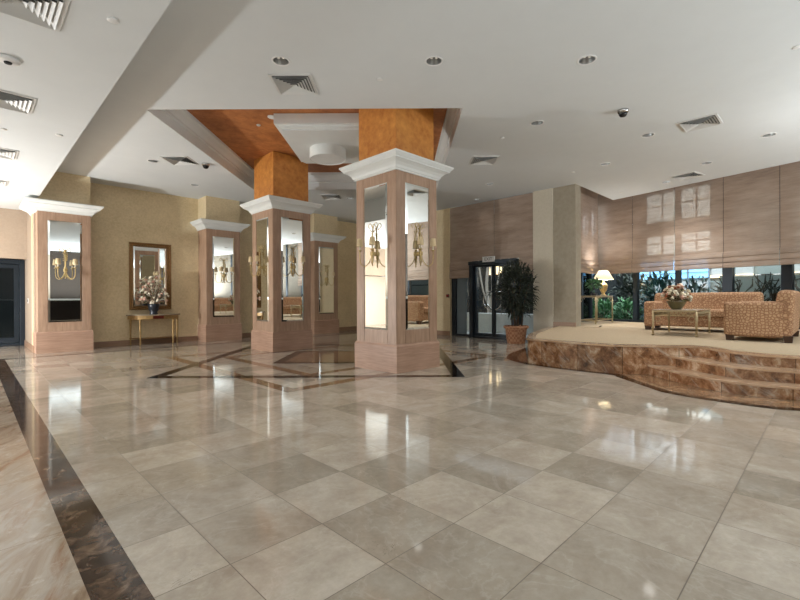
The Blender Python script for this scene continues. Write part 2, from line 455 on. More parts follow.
M['candle'] = simple('ivory_candle', srgb(226, 216, 192), 0.5, 0, 0.03, 10)
M['frame_dark'] = simple('blue_black_metal', srgb(38, 46, 54), 0.35, 0.4, 0.1, 4)
M['panel_blue'] = simple('blue_grey_panel', srgb(112, 126, 134), 0.5, 0.0, 0.08, 2)
M['reflector'] = simple('satin_reflector', srgb(176, 176, 174), 0.3, 1.0, 0.03, 5)
M['bulb'] = emit('lamp_glow', srgb(250, 246, 236), .12)
M['chrome'] = simple('chrome', srgb(196, 196, 194), 0.16, 1.0, 0.03, 5)
M['vent'] = simple('white_vent_metal', srgb(206, 206, 203), 0.5, 0, 0.03, 6)
M['vent_back'] = simple('vent_duct', srgb(96, 96, 95), 0.8, 0, 0.1, 6)
M['dark'] = simple('dark_void', srgb(40, 40, 40), 0.8, 0, 0.1, 6)
M['glass'] = glass_mat('clear_glass', (0.92, 0.95, 0.96), 1.45)
M['frost'] = glass_mat('frosted_glass', (0.9, 0.95, 0.95), 1.45, 0.6, srgb(186, 200, 196))
M['blind'] = blind_mat()
M['sofa'] = sofa_fabric()
M['dark_wood'] = simple('dark_wood_leg', srgb(66, 42, 28), 0.4, 0, 0.15, 12)
M['ivory_metal'] = simple('ivory_gold_metal', srgb(186, 168, 132), 0.4, 0.35, 0.15, 18)
M['table_stone'] = simple('stone_table_top', srgb(164, 146, 118), 0.2, 0, 0.12, 14)
M['red_marble'] = simple('dark_red_marble', srgb(88, 34, 26), 0.15, 0, 0.25, 20)
M['grey_marble'] = simple('grey_marble_top', srgb(150, 136, 120), 0.12, 0, 0.2, 14)
M['vase_dark'] = simple('blue_black_ceramic', srgb(34, 38, 46), 0.3, 0, 0.15, 10)
M['bowl'] = simple('olive_ceramic', srgb(112, 104, 72), 0.35, 0, 0.12, 10)
M['basket'] = None
M['soil'] = simple('soil', srgb(50, 38, 28), 0.95, 0, 0.2, 30)
M['leaf_dark'] = leaf_mat('dark_leaf', srgb(24, 30, 22), srgb(52, 60, 44))
M['leaf_green'] = leaf_mat('green_leaf', srgb(40, 84, 50), srgb(96, 146, 92))
M['leaf_teal'] = leaf_mat('blue_green_leaf', srgb(24, 56, 58), srgb(58, 100, 96))
M['leaf_olive'] = leaf_mat('olive_leaf', srgb(70, 74, 44), srgb(116, 112, 70))
M['fl_white'] = simple('cream_petal', srgb(232, 222, 200), 0.7, 0, 0.06, 12)
M['fl_pink'] = simple('dusty_pink_petal', srgb(218, 176, 156), 0.7, 0, 0.12, 12)
M['fl_brown'] = simple('russet_petal', srgb(150, 88, 56), 0.7, 0, 0.15, 12)
M['stem'] = simple('brown_stem', srgb(84, 66, 48), 0.8, 0, 0.2, 14)
M['bark'] = simple('pale_bark', srgb(150, 142, 132), 0.9, 0, 0.2, 10)
M['lamp_shade'] = None
M['concrete'] = simple('pale_concrete', srgb(176, 178, 176), 0.85, 0, 0.06, 4)
M['facade'] = simple('grey_green_facade', srgb(132, 140, 136), 0.85, 0, 0.06, 3)
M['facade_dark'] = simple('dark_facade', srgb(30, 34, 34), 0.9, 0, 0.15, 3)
M['paving'] = simple('outdoor_paving', srgb(120, 122, 120), 0.85, 0, 0.1, 6)
M['win_pale'] = emit('pale_lit_window', srgb(238, 236, 226), 3.0)
M['win_blue'] = emit('sky_reflection_glow', srgb(120, 186, 232), 1.1)  # glow stands in for sky reflected in the glass
M['warm_glow'] = emit('warm_glow_panel', srgb(250, 214, 160), 1.3)
M['plastic'] = simple('white_plastic', srgb(222, 222, 220), 0.4, 0, 0.02, 6)
M['red'] = simple('red_plastic', srgb(150, 34, 26), 0.4, 0, 0.05, 6)
M['smoked'] = simple('smoked_dome', srgb(24, 24, 26), 0.08, 0, 0.1, 6)
M['text'] = simple('grey_lettering', srgb(70, 80, 78), 0.6, 0, 0.05, 6)
def basket_mat():
    m, nt, b = new_mat('woven_basket')
    c = N(nt, 'ShaderNodeTexChecker'); c.inputs['Scale'].default_value = 17
    c.inputs['Color1'].default_value = (*srgb(186, 142, 108), 1); c.inputs['Color2'].default_value = (*srgb(132, 88, 62), 1)
    L(nt, coords(nt, (1, 1, 1), (.0, .0, .4)), c.inputs['Vector'])
    f = noise(nt, coords(nt), 40, 3)
    L(nt, mixc(nt, c.outputs[0], srgb(160, 112, 82), math_n(nt, 'MULTIPLY', f, .9)), b.inputs['Base Color']); b.inputs['Roughness'].default_value = .85
    bump(nt, b, c.outputs[1], .4, .01)
    return m
M['basket'] = basket_mat()
def lamp_shade_mat():
    m, nt, b = new_mat('pleated_lit_shade')
    out = nt.nodes['Material Output']
    b.inputs['Base Color'].default_value = (*srgb(240, 226, 190), 1); b.inputs['Roughness'].default_value = 0.8
    t = N(nt, 'ShaderNodeBsdfTranslucent'); t.inputs[0].default_value = (*srgb(248, 230, 186), 1)
    ms = N(nt, 'ShaderNodeMixShader'); ms.inputs[0].default_value = 0.045
    L(nt, b.outputs[0], ms.inputs[1]); L(nt, t.outputs[0], ms.inputs[2]); L(nt, ms.outputs[0], out.inputs[0])
    return m
M['lamp_shade'] = lamp_shade_mat()

# ================================================================== STRUCTURE
CZ = 3.845            # high ceiling
LZ = 3.25             # lower ceiling on the left
LE = 1.045            # its edge
BACK = 12.21
RW = 10.31
PZ = 0.425            # lounge platform
CA = -0.21427         # window wall yaw
CO = (12.1912, 0.0)   # window wall origin
def Cp(u, off=0.0): return (CO[0] + off + 0.2176 * u, u)

fl = MB().add([(-7, -7, 0), (10.6, -7, 0), (10.6, 14.4, 0), (-7, 14.4, 0)], [(0, 1, 2, 3)]).build('floor', M['tiles']); struct(fl)
struct(MB().add([(-7, -7, .001), (0.314, -7, .001), (0.314, 14.4, .001), (-7, 14.4, .001)], [(0, 1, 2, 3)]).build('floor_amber_marble', M['slab_left']))
struct(MB().add([(0.314, -7, .0015), (0.4816, -7, .0015), (0.4816, 11.0, .0015), (0.314, 11.0, .0015)], [(0, 1, 2, 3)]).build('trim_1', M['dark_band']))
struct(MB().add([(0.314, 10.93, .0018), (10.3, 10.93, .0018), (10.3, 11.06, .0018), (0.314, 11.06, .0018)], [(0, 1, 2, 3)]).build('trim_2', M['dark_inlay']))
def xy(x, y): return ((x + y) / S2, (y - x) / S2)
PCX, PCY = -1.343, 8.345
def ring(half_o, half_i, diamond, z, m, name, cx=PCX, cy=PCY):
    def sq(h):
        if diamond: p = [(cx, cy - h), (cx + h, cy), (cx, cy + h), (cx - h, cy)]
        else: p = [(cx - h, cy - h), (cx + h, cy - h), (cx + h, cy + h), (cx - h, cy + h)]
        return [(*xy(*q), z) for q in p]
    v = sq(half_o) + sq(half_i)
    return struct(MB().add(v, [(i, (i + 1) % 4, (i + 1) % 4 + 4, i + 4) for i in range(4)]).build(name, m))
ring(3.22, 2.98, True, .0010, M['brown_inlay'], 'trim_3')
ring(2.2474, 2.075, False, .0016, M['dark_inlay'], 'trim_4')
ring(2.15, 1.92, True, .0012, M['brown_inlay'], 'trim_5')
ring(0.88, 0.71, False, .0016, M['dark_inlay'], 'trim_6')
q = [(*xy(PCX + a * .71, PCY + b * .71), .0012) for a, b in ((-1, -1), (1, -1), (1, 1), (-1, 1))]
struct(MB().add(q, [(0, 1, 2, 3)]).build('trim_7', M['brown_marble_floor']))

# ---- apron of brown marble with a dark edge round the platform
def offset(poly, d):
    n = len(poly); out = []
    for i in range(n):
        a = Vector(poly[max(i - 1, 0)][:2]); b = Vector(poly[min(i + 1, n - 1)][:2])
        t = (b - a).normalized(); nn = Vector((-t.y, t.x))
        p = Vector(poly[i][:2]) + nn * d; out.append((p.x, p.y))
    return out
def c2(pts, n=6): return [(p.x, p.y) for p in crv([(a, b, 0) for a, b in pts], n)]
edge_pts = c2([(10.3, 5.28), (9.4, 5.05), (8.66, 4.84), (7.9, 4.66), (7.42, 4.48), (6.95, 4.2), (6.66, 3.75)]) + c2([(6.62, 3.66), (6.535, 2.95), (6.53, 2.28), (6.43, 2.16)]) + \
    c2([(5.74, 1.43), (5.65, 1.15), (5.62, .86), (5.62, .44), (5.72, .2), (5.9, -.3), (6.05, -1.0), (6.05, -3.0)])
inner = offset(edge_pts, 0.13)
for i, p in enumerate(edge_pts):
    if p[0] > 6.9 and p[1] > 4.0:
        inner[i] = offset(edge_pts, 0.19)[i]
def strip(a, b, z, m, name):
    v = [(p[0], p[1], z) for p in a] + [(p[0], p[1], z) for p in b]; n = len(a)
    return struct(MB().add(v, [(i, i + 1, i + 1 + n, i + n) for i in range(n - 1)]).build(name, m))
strip(edge_pts, inner, .0025, M['dark_inlay'], 'trim_8')
apr = inner + [(8.0, -3.0), (8.0, 3.0), (10.3, 4.6)]
tri = tessellate_polygon([[Vector((*p, 0)) for p in apr]])
struct(MB().add([(*p, .002) for p in apr], [tuple(t) for t in tri]).build('floor_brown_apron', M['brown_marble_floor']))

# ---- ceilings
def rect_cam(x0, x1, y0, y1): return [xy(x0, y0), xy(x1, y0), xy(x1, y1), xy(x0, y1)]
RX0, RX1, RY0, RY1 = -3.6466, 0.9103, 6.2369, 10.8171
hole = rect_cam(RX0, RX1, RY0, RY1)
outer = [(LE, -7), (10.08 + .0, -7), (12.78, 4.36), (10.31, 4.37), (10.31, BACK), (LE, BACK)]
DOWN = [(2.56, 4.488), (3.816, 3.254), (5.057, 2.005), (6.308, 3.275), (8.111, 2.207), (9.582, 0.772), (9.234, 3.295), (10.649, 1.83),
        (11.711, 2.80), (8.846, 5.805), (9.95, 6.95), (2.594, 9.477), (3.846, 10.762), (7.331, 9.249)]
DR = 0.088
holes = [hole]
for x, y in DOWN:
    holes.append([(x + DR * math.cos(2 * PI * k / 16), y + DR * math.sin(2 * PI * k / 16)) for k in range(16)])
def holed(outer, holes, z, m, name):
    loops = [[Vector((*p, 0)) for p in outer]] + [[Vector((*p, 0)) for p in reversed(h)] for h in holes]
    flat = [p for l in loops for p in l]
    tri = tessellate_polygon(loops)
    return MB().add([(p.x, p.y, z) for p in flat], [tuple(t) for t in tri]).build(name, m)
struct(holed(outer, holes, CZ, M['ceiling'], 'ceiling'))
lo = MB().box(-7, LE, -7, 13.6, LZ, LZ + .12)
lo.box(LE - .1, LE, -7, 11.66, LZ + .12, CZ)
struct(lo.build('ceiling_lower', M['ceiling']))
struct(MB().box(-7.2, 16, -7.2, 16, 4.75, 4.85).build('ceiling_slab', M['ceiling']))
# pocket edge over the lounge blinds
pk = MB()
for a, b in (((10.31, 4.37), (12.78, 4.36)), ((12.78, 4.36), (10.08, -7))):
    a = Vector((*a, 0)); b = Vector((*b, 0))
    pk.add([(a.x, a.y, CZ), (b.x, b.y, CZ), (b.x, b.y, 4.75), (a.x, a.y, 4.75)], [(0, 1, 2, 3)])
struct(pk.build('ceiling_pocket_edge', M['ceiling']))
# recess: sides with a stepped cornice, orange top
RT = 4.25
hc = Vector((sum(p[0] for p in hole) / 4, sum(p[1] for p in hole) / 4))
def inset(d): return rect_cam(RX0 + d, RX1 - d, RY0 + d, RY1 - d)
rs = MB()
prof = [(0.0, CZ), (0.0, CZ + .17), (0.03, CZ + .18), (0.03, CZ + .22), (0.07, CZ + .27), (0.10, CZ + .33), (0.13, CZ + .34), (0.13, RT)]
vv = []
for d, z in prof: vv += [(*p, z) for p in inset(d)]
ff = []
for i in range(len(prof) - 1):
    for k in range(4): ff.append((i * 4 + k, i * 4 + (k + 1) % 4, (i + 1) * 4 + (k + 1) % 4, (i + 1) * 4 + k))
struct(rs.add(vv, ff).build('ceiling_recess_cornice', M['white']))
struct(MB().add([(*p, RT - .012) for p in inset(0.12)], [(0, 1, 2, 3)]).build('ceiling_recess_top', M['orange_dark']))
pp = MB()
def cam_prism(mb, x0, x1, y0, y1, z0, z1): return mb.prism(rect_cam(x0, x1, y0, y1), z0, z1)
cam_prism(pp, -2.00, -.70, 7.40, 9.20, 3.99, RT - .02)
cam_prism(pp, -2.05, -.65, 7.35, 9.25, 4.02, RT - .02)
cam_prism(pp, -2.12, -.58, 7.28, 9.32, 4.06, RT - .02)
struct(pp.build('ceiling_panel', M['white']))

# ---- walls
struct(MB().box(0.99, RW + .3, BACK, BACK + .2, 0, 4.75).build('wall_back', M['fleck']))
struct(MB().box(1.0, 1.2, 12.0, 14.4, 0, 4.75).build('wall_jamb', M['entry_wall']))
struct(MB().box(-7, 1.0, 13.6, 13.8, 2.10, LZ + .3).build('wall_entrance', M['entry_wall']))
struct(MB().box(RW, RW + .3, 8.2, BACK, 0, 4.75).build('wall_right', M['fleck']))
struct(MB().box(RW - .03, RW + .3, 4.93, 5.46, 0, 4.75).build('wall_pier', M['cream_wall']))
struct(MB().box(RW, RW + .3, 4.37, 4.93, PZ, 4.75).build('wall_pier_end', M['shaded_wall']))
struct(MB().box(-7.2, -7, -7, 14.4, 0, 4.75).build('wall_left', M['beige_wall']))
struct(MB().box(-7, 12, -7.2, -7, 0, 4.75).build('wall_front', M['brown_wall']))
struct(MB().box(-7, 8.2, -7, -3.7, 1.12, 1.2).box(8.2, 11, -7, -3.9, 1.12, 1.2).build('trim_9', M['white']))  # ledges added under the unseen fill lights
struct(MB().box(-7, -4.2, -3.7, 13.5, 1.12, 1.2).build('trim_10', M['white']))  # ledge added under the left fill light
struct(MB().add([(*Cp(-7, .30), 0), (*Cp(-2.32, .30), 0), (*Cp(-2.32, .30), 4.75), (*Cp(-7, .30), 4.75)], [(0, 1, 2, 3)]).build('wall_window_end', M['end_wall']))
struct(MB().box(-4, -3.9, -6.98, -6.9, 0, 2.3).box(-2.4, -2.2, -6.98, -6.9, 0, 2.3).box(.6, .8, -6.98, -6.9, 0, 2.3).box(2.2, 2.4, -6.98, -6.9, 0, 2.3).box(.8, 1.2, -6.98, -6.95, 0, 2.3).build('door_3', M['frame_dark']))
# skirtings
struct(MB().box(1.98, 4.40, BACK - .02, BACK, 0, .13).box(5.4, 7.75, BACK - .02, BACK, 0, .13).box(8.75, RW, BACK - .02, BACK, 0, .13).build('baseboard_back', M['skirting']))
struct(MB().box(RW - .02, RW, 8.2, BACK, 0, .13).build('baseboard_right', M['skirting']))
struct(MB().box(.98, 1.0, 12.0, 14.3, 0, .13).build('baseboard_jamb', M['skirting']))
struct(MB().box(RW - .025, RW, 4.37, 4.93, PZ, PZ + .1).build('baseboard_pier', M['skirting']))

# ---- left entrance door (dark glazed)
d1 = struct(MB().box(.90, .995, 14.1, 14.4, 0, 2.1).box(-1.3, .90, 14.1, 14.4, 2.0, 2.1).box(-.16, -.04, 14.15, 14.35, 0, 2.0).box(-1.3, -1.2, 14.1, 14.4, 0, 2.0).box(-1.3, .9, 14.15, 14.35, 0, .07).build('door_1', M['frame_dark'], bevel=.006))
lf = MB().box(.80, .89, 14.2, 14.27, .08, 1.99).box(.0, .09, 14.2, 14.27, .08, 1.99).box(.09, .80, 14.2, 14.27, 1.9, 1.99).box(.09, .8, 14.2, 14.27, .08, .2).build('leaf', M['frame_dark'], d1)
MB().box(.09, .80, 14.225, 14.24, .2, 1.9).build('pane', M['glass'], lf)
MB().box(-1.2, -.16, 14.225, 14.24, .07, 2.0).build('pane', M['glass'], d1)
struct(MB().box(-7, -1.3, 14.1, 14.3, 0, 2.1).build('wall_entrance_side', M['beige_wall']))
struct(MB().box(-7, 1.2, 17.4, 17.5, 0, 4).box(1.2, 1.3, 14.4, 17.4, 0, 4).build('wall_vestibule', M['facade_dark']))
struct(MB().box(-7, 1.2, 14.4, 17.4, -.02, -.002).build('floor_vestibule', M['paving']))

# ---- glass entrance on the right wall
d2 = struct(MB().box(10.16, 10.46, 7.27, 7.385, 0, 2.15).box(10.16, 10.46, 5.88, 5.99, 0, 2.15).box(10.12, 10.46, 5.88, 7.385, 2.06, 2.16).box(10.2, 10.46, 5.99, 7.27, 0, .04).build('door_2', M['frame_dark'], bevel=.006))
for (a, b, s) in ((6.635, 7.265, 1), (5.995, 6.625, -1)):
    w_ = .055
    l = MB().box(10.25, 10.30, a, a + w_, .045, 2.055).box(10.25, 10.30, b - w_, b, .045, 2.055).box(10.25, 10.30, a + w_, b - w_, 1.99, 2.055).box(10.25, 10.30, a + w_, b - w_, .045, .14).build('leaf', M['frame_dark'], d2, bevel=.004)
    MB().box(10.27, 10.28, a + w_, b - w_, .14, 1.99).build('pane', M['glass'], l)
    yc = 6.63
    for dx, rr in ((10.20, .26), (10.35, .26)):
        h = MB()
        h.tube([(dx, yc + s * (.03 + rr * math.cos(t)), 1.05 + rr * math.sin(t)) for t in [(-80 + i * 10) * PI / 180 for i in range(17)]], .014, 8)
        for e in (-80, 80):
            t = e * PI / 180; y = yc + s * (.03 + rr * math.cos(t)); z = 1.05 + rr * math.sin(t)
            h.tube([(dx, y, z), (10.27, y, z)], .010, 6)
        h.build('handle', M['chrome'], l)
w1 = struct(MB().box(10.4, 10.56, 8.05, 8.2, 0, 2.4).box(10.4, 10.56, 7.38, 8.05, 0, .06).build('window_1', M['frame_dark']))
MB().box(10.46, 10.48, 7.70, 8.05, .06, 2.4).build('panel', M['panel_blue'], w1)
MB().box(10.47, 10.48, 7.385, 7.70, .06, 2.4).build('pane', M['glass'], w1)
w2 = struct(MB().box(10.4, 10.56, 5.46, 5.52, 0, 2.4).box(10.4, 10.56, 5.52, 5.88, 0, .06).box(10.4, 10.56, 5.46, 8.2, 2.3, 2.4).build('window_2', M['frame_dark']))
MB().box(10.47, 10.48, 5.52, 5.88, .06, 2.3).build('pane', M['glass'], w2)
MB().box(10.47, 10.48, 5.46, 8.2, 2.4, 4.75).build('pane', M['glass'], w2)

# ---- lounge window wall
w3 = struct(MB().box(10.6, 13.7, 5.22, 5.30, PZ, PZ + .07).box(10.6, 13.7, 5.22, 5.3, 3.95, 4.75).build('window_3', M['frame_dark']))
for x in (11.3, 12.0, 12.75, 13.45): MB().box(x - .04, x + .04, 5.2, 5.3, PZ + .07, 3.95).build('post', M['frame_dark'], w3)
MB().box(10.6, 13.7, 5.25, 5.26, PZ + .07, 3.95).build('pane', M['glass'], w3)
def on_c(mb, name, mat, parent=None, **k):
    return mb.build(name, mat, parent, loc=None if parent else (CO[0], CO[1], 0), rotz=0 if parent else CA, **k)
SU = 1.0234
w4 = struct(on_c(MB().box(.30, .40, -7.2 * SU, 5.25 * SU, PZ - .42, PZ + .06).box(.30, .40, -7.2 * SU, 5.25 * SU, 3.95, 4.75), 'window_4', M['frame_dark']))
for u, hw in ((4.03, .055), (2.95, .05), (1.865, .10), (.79, .095), (-.25, .06), (-1.3, .09), (-2.35, .06), (-3.4, .06)):
    MB().box(.27, .41, u * SU - hw, u * SU + hw, PZ + .06, 3.95).build('post', M['frame_dark'], w4)
for u in (3.948, 2.888, 1.838, .822, -.22, -1.26):
    MB().box(.06, .09, u * SU - .025, u * SU + .025, 1.86, 3.95).build('seam_blocker', M['frame_dark'], w4)  # dark strip added behind each seam to block light through the gap
MB().box(.345, .355, -7.2 * SU, 5.25 * SU, PZ + .06, 3.95).build('pane', M['glass'], w4)

# ================================================================== RAISED PLATFORM
left_side = c2([(10.30, 4.90), (9.4, 4.66), (8.5, 4.40), (7.6, 4.10), (6.80, 3.72)])
front = c2([(6.74, 3.66), (6.655, 2.95), (6.67, 2.27)]) + c2([(6.95, 1.85), (7.13, 1.55), (7.24, 1.36), (7.12, 1.18), (6.90, 1.0), (6.75, .65), (6.74, .35), (6.88, .0), (7.05, -.5), (7.12, -1.5), (7.12, -3.0)])
rear = [(7.12, -6.9), Cp(-6.9, .28), Cp(5.19, .28), (10.62, 5.19), (10.62, 4.9)]
plat_poly = left_side + front + rear
plat = thing('raised_platform', 'raised lounge platform faced in brown marble, with carpet and curved steps', 'platform', (0, 0, 0))
nl = len(left_side) + len(front)
edge_line = left_side + front
MB().prism(plat_poly, 0, PZ - .03).build('riser', M['brown_marble'], plat)
lip = offset(edge_line, -.022)
MB().prism(lip + rear, PZ - .03, PZ - .004).build('nosing', M['tread_marble'], plat)
cin = offset(edge_line, .13)
cin = [p for p in cin]
carp = MB().prism(cin + [(7.22, -6.85), Cp(-6.85, .27), Cp(5.18, .27), (10.625, 5.18), (10.625, 4.82)], PZ - .004, PZ)
cp_ = carp.build('carpet', M['carpet'], plat); cp_['label'] = 'cream carpet of the platform'
s1 = c2([(7.25, 2.05), (6.93, 1.88), (6.43, 1.30), (6.22, .86), (6.20, .5), (6.30, .24), (6.46, -.2), (6.56, -1.0), (6.58, -3.0)])
s2 = c2([(7.3, 1.78), (7.06, 1.66), (6.88, 1.42), (6.58, 1.05), (6.46, .7), (6.51, .3), (6.66, -.1), (6.80, -.9), (6.84, -3.0)])
for pts, z in ((s1, .142), (s2, .283)):
    body = pts + [(7.6, -3.0), (7.6, 1.6)]
    st = MB().prism(body, 0, z - .025).build('step', M['brown_marble'], plat)
    MB().prism(offset(pts, -.018) + [(7.6, -3.0), (7.6, 1.6)], z - .025, z).build('tread', M['tread_marble'], st, bevel=.004, seg=1)
arc = c2([(9.9, 4.3), (10.0, 4.05), (10.5, 3.9), (11.1, 4.05)], 8)
a2 = offset(arc, .05)
MB().add([(*p, PZ + .0006) for p in arc] + [(*p, PZ + .0006) for p in a2], [(i, i + 1, i + 1 + len(arc), i + len(arc)) for i in range(len(arc) - 1)]).build('inlay', M['dark_band'], plat)

# ================================================================== MIRRORED PILLARS
def mirror_mb(side, dist, hw, z0, z1, cx=0, cy=0):
    """bevelled plate on the face whose outward normal is side"""
    mb = MB(); b = .032; t = .004; d = .016
    pts = [(-hw, z0), (hw, z0), (hw, z1), (-hw, z1)]
    pin = [(-hw + b, z0 + b), (hw - b, z0 + b), (hw - b, z1 - b), (-hw + b, z1 - b)]
    def P(s, n, z):
        if side == '-x': return (cx - dist - n, cy + s, z)
        if side == '-y': return (cx + s, cy - dist - n, z)
        if side == '+x': return (cx + dist + n, cy + s, z)
        return (cx + s, cy + dist + n, z)
    v = [P(s, 0, z) for s, z in pts] + [P(s, t, z) for s, z in pts] + [P(s, d, z) for s, z in pin]
    f = [(0, 1, 2, 3), (8, 9, 10, 11)] + [(i, (i + 1) % 4, (i + 1) % 4 + 4, i + 4) for i in range(4)] + [(i + 4, (i + 1) % 4 + 4, (i + 1) % 4 + 8, i + 8) for i in range(4)]
    return mb.add(v, f)
def cap_prof(s, c, z0, z1):
    h = z1 - z0
    return [(s - .01, z0), (s + .02, z0), (s + .02, z0 + h * .10), (s + .035, z0 + h * .14), (s + .05, z0 + h * .30), (s + .085, z0 + h * .46), (s + .135, z0 + h * .58), (s + .15, z0 + h * .60),
            (s + .15, z0 + h * .68), (c - .03, z0 + h * .74), (c - .012, z0 + h * .84), (c, z0 + h * .9), (c, z1), (s - .06, z1)]
def stiles(mb, s, side, z0, z1, hw, m0, m1, proud=.008):
    """raised stiles and rails round a mirror"""
    def bx(a, b, c, d):
        if side == '-x': mb.box(-s - proud, -s, a, b, c, d)
        elif side == '-y': mb.box(a, b, -s - proud, -s, c, d)
        elif side == '+x': mb.box(s, s + proud, a, b, c, d)
        else: mb.box(a, b, s, s + proud, c, d)
    bx(-s, -hw - .004, z0, z1); bx(hw + .004, s, z0, z1); bx(-hw, hw, z0, m0); bx(-hw, hw, m1, z1)
def free_pillar(label, x, y):
    p = thing('pillar', label, 'pillar', (x, y, 0), 0, 'free-standing mirrored pillars'); p['kind'] = 'thing'
    MB().square_lathe([(.489, 0), (.489, .395), (.482, .408), (.477, .412), (.474, .427), (.462, .427)]).build('base', M['wood_h'], p)
    MB().box(-.458, .458, -.458, .458, .42, 3.03).build('shaft', M['wood'], p)
    fr = MB()
    for sd in ('-x', '-y', '+x', '+y'): stiles(fr, .458, sd, .427, 3.03, .272, .63, 2.87)
    fr.build('mirror_surround', M['wood'], p, bevel=.003, seg=1)
    for sd in ('-x', '-y', '+x', '+y'): mirror_mb(sd, .458, .268, .634, 2.866).build('mirror', M['mirror'], p)
    MB().square_lathe(cap_prof(.4665, .662, 3.02, 3.238)).build('capital', M['white'], p)
    MB().box(-.43, .43, -.43, .43, 3.2, RT - .015).build('upper_shaft', M['orange'], p)
    return p
MV, MU = 4.9515, 5.0356
FV, FU = 4.9974, 8.7765
free_pillar('nearest mirrored pillar with orange top, standing in the middle of the hall', MV, MU)
free_pillar('second mirrored pillar with orange top, behind and left of the nearest pillar', FV, FU)
WU = 11.626
def wall_pillar(label, x, top, base_top=.45):
    p = thing('pillar', label, 'pillar', (x, WU + .489, 0), 0, 'mirrored pillars along the back wall'); p['kind'] = 'thing'
    dx = .489
    MB().square_lathe([(.489, 0), (.489, base_top - .03), (.482, base_top - .018), (.474, base_top), (.462, base_top)]).build('base', M['wood_h'], p)
    MB().box(-.458, .458, -.458, .458, base_top - .01, top - .2).build('shaft', M['wood'], p)
    fr = MB(); stiles(fr, .458, '-y', base_top, top - .2, .294, .64, 2.80); fr.build('mirror_surround', M['wood'], p, bevel=.003, seg=1)
    mirror_mb('-y', .458, .29, .645, 2.795).build('mirror', M['mirror'], p)
    MB().square_lathe(cap_prof(.4665, .668, top - .215, top)).build('capital', M['white'], p)
    MB().box(-.455, .455, -.455, .455, top - .03, CZ - .002).build('upper_shaft', M['fleck'], p)
    return p
WP = ((1.4818, 3.185), (4.897, 3.195), (8.25, 3.19))
wall_pillar('mirrored wall pillar at the far left beside the dark entrance door', *WP[0])
wall_pillar('mirrored wall pillar between the console table and the second pillar', *WP[1])
wall_pillar('mirrored wall pillar in shadow, seen between the two free-standing pillars', *WP[2])

# ================================================================== SCONCES
def make_sconce():
    r = thing('wall_sconce', 'x', 'wall sconce', group='gilt two-arm wall sconces')
    st = MB()
    st.tube([(0, .03, -.02), (0, .045, .1), (0, .045, .3), (0, .04, .40)], [.011, .010, .010, .007], 8)
    for i in range(6):                                   # leaves wrapped up the stem
        z = .19 + i * .036; a = i * 2.2
        for k in range(3):
            t = a + k * 2.094
            st.leaf((.012 * math.cos(t), .045 + .012 * math.sin(t), z), (math.cos(t) * .7, math.sin(t) * .7, 1.0), .06, .022, .08)
    st.build('stem', M['gold'], r)
    MB().lathe([(.03, 0), (.03, .006), (.012, .02), (.0, .03)], (0, 0, 0), 14).transform(Matrix.Rotation(-PI / 2, 4, 'X')).build('wall_plate', M['gold'], r)
    kn = MB().box(-.03, .03, .012, .075, -.03, .035); kn.ball((0, .046, .055), .022).ball((0, .046, -.05), .02)
    kn.build('knot', M['gold'], r, bevel=.008)
    sc = MB()
    for s in (-1, 1):
        pts = [(0, .04, .39)]
        for i in range(13):
            t = PI - i * (1.45 * PI / 12)
            pts.append((s * (.066 + .036 * math.cos(t)), .04, .44 + .036 * math.sin(t)))
        sc.tube(pts, .005, 6)
    sc.leaf((0, .04, .39), (0, .1, 1), .075, .02, 0)
    sc.build('scroll', M['gold'], r)
    dr = MB()
    for x in (-.035, 0, .035): dr.tube([(x * .4, .046, -.05), (x * .8, .046, -.12), (x, .046, -.15)], [.004, .006, .002], 6)
    dr.ball((0, .046, -.165), .011)
    dr.build('pendant', M['gold'], r)
    for s in (-1, 1):
        a = MB().tube([tuple(p) for p in crv([(0, .06, -.02), (s * .035, .085, -.13), (s * .085, .13, -.19), (s * .135, .172, -.15), (s * .147, .18, -.06), (s * .145, .182, .04)], 5)], .0075, 7)
        a.lathe([(.006, 0), (.03, .012), (.034, .02), (.012, .026)], (s * .145, .182, .035), 12)
        arm = a.build('arm', M['gold'], r)
        MB().lathe([(.012, 0), (.012, .075)], (s * .145, .182, .06), 10).build('candle', M['candle'], arm)
        MB().lathe([(.052, .115), (.038, .235), (.036, .235), (.050, .115)], (s * .145, .182, 0), 20, True, False).build('shade', M['shade'], arm)
    return r
sc0 = make_sconce()
spots = [
    ((MV - .474, MU, 1.80), PI / 2, 'gilt sconce on the left-facing mirror of the nearest pillar'),
    ((MV, MU - .474, 1.80), PI, 'gilt sconce on the right-facing mirror of the nearest pillar'),
    ((FV - .474, FU, 1.80), PI / 2, 'gilt sconce on the narrow left-facing mirror of the second pillar'),
    ((FV, FU - .474, 1.80), PI, 'gilt sconce on the right-facing mirror of the second pillar'),
    ((WP[0][0], WU + .015, 1.75), PI, 'gilt sconce with cream shades on the far left wall pillar beside the door'),
    ((WP[1][0], WU + .015, 1.75), PI, 'gilt sconce on the wall pillar to the right of the console table'),
    ((WP[2][0], WU + .015, 1.75), PI, 'dim gilt sconce on the shadowed wall pillar between the free-standing pillars'),
]
for i, (l, rz, lab) in enumerate(spots):
    if i == 0: sc0.location = l; sc0.rotation_euler = (0, 0, rz); sc0['label'] = lab
    else: dup(sc0, l, rz, lab)

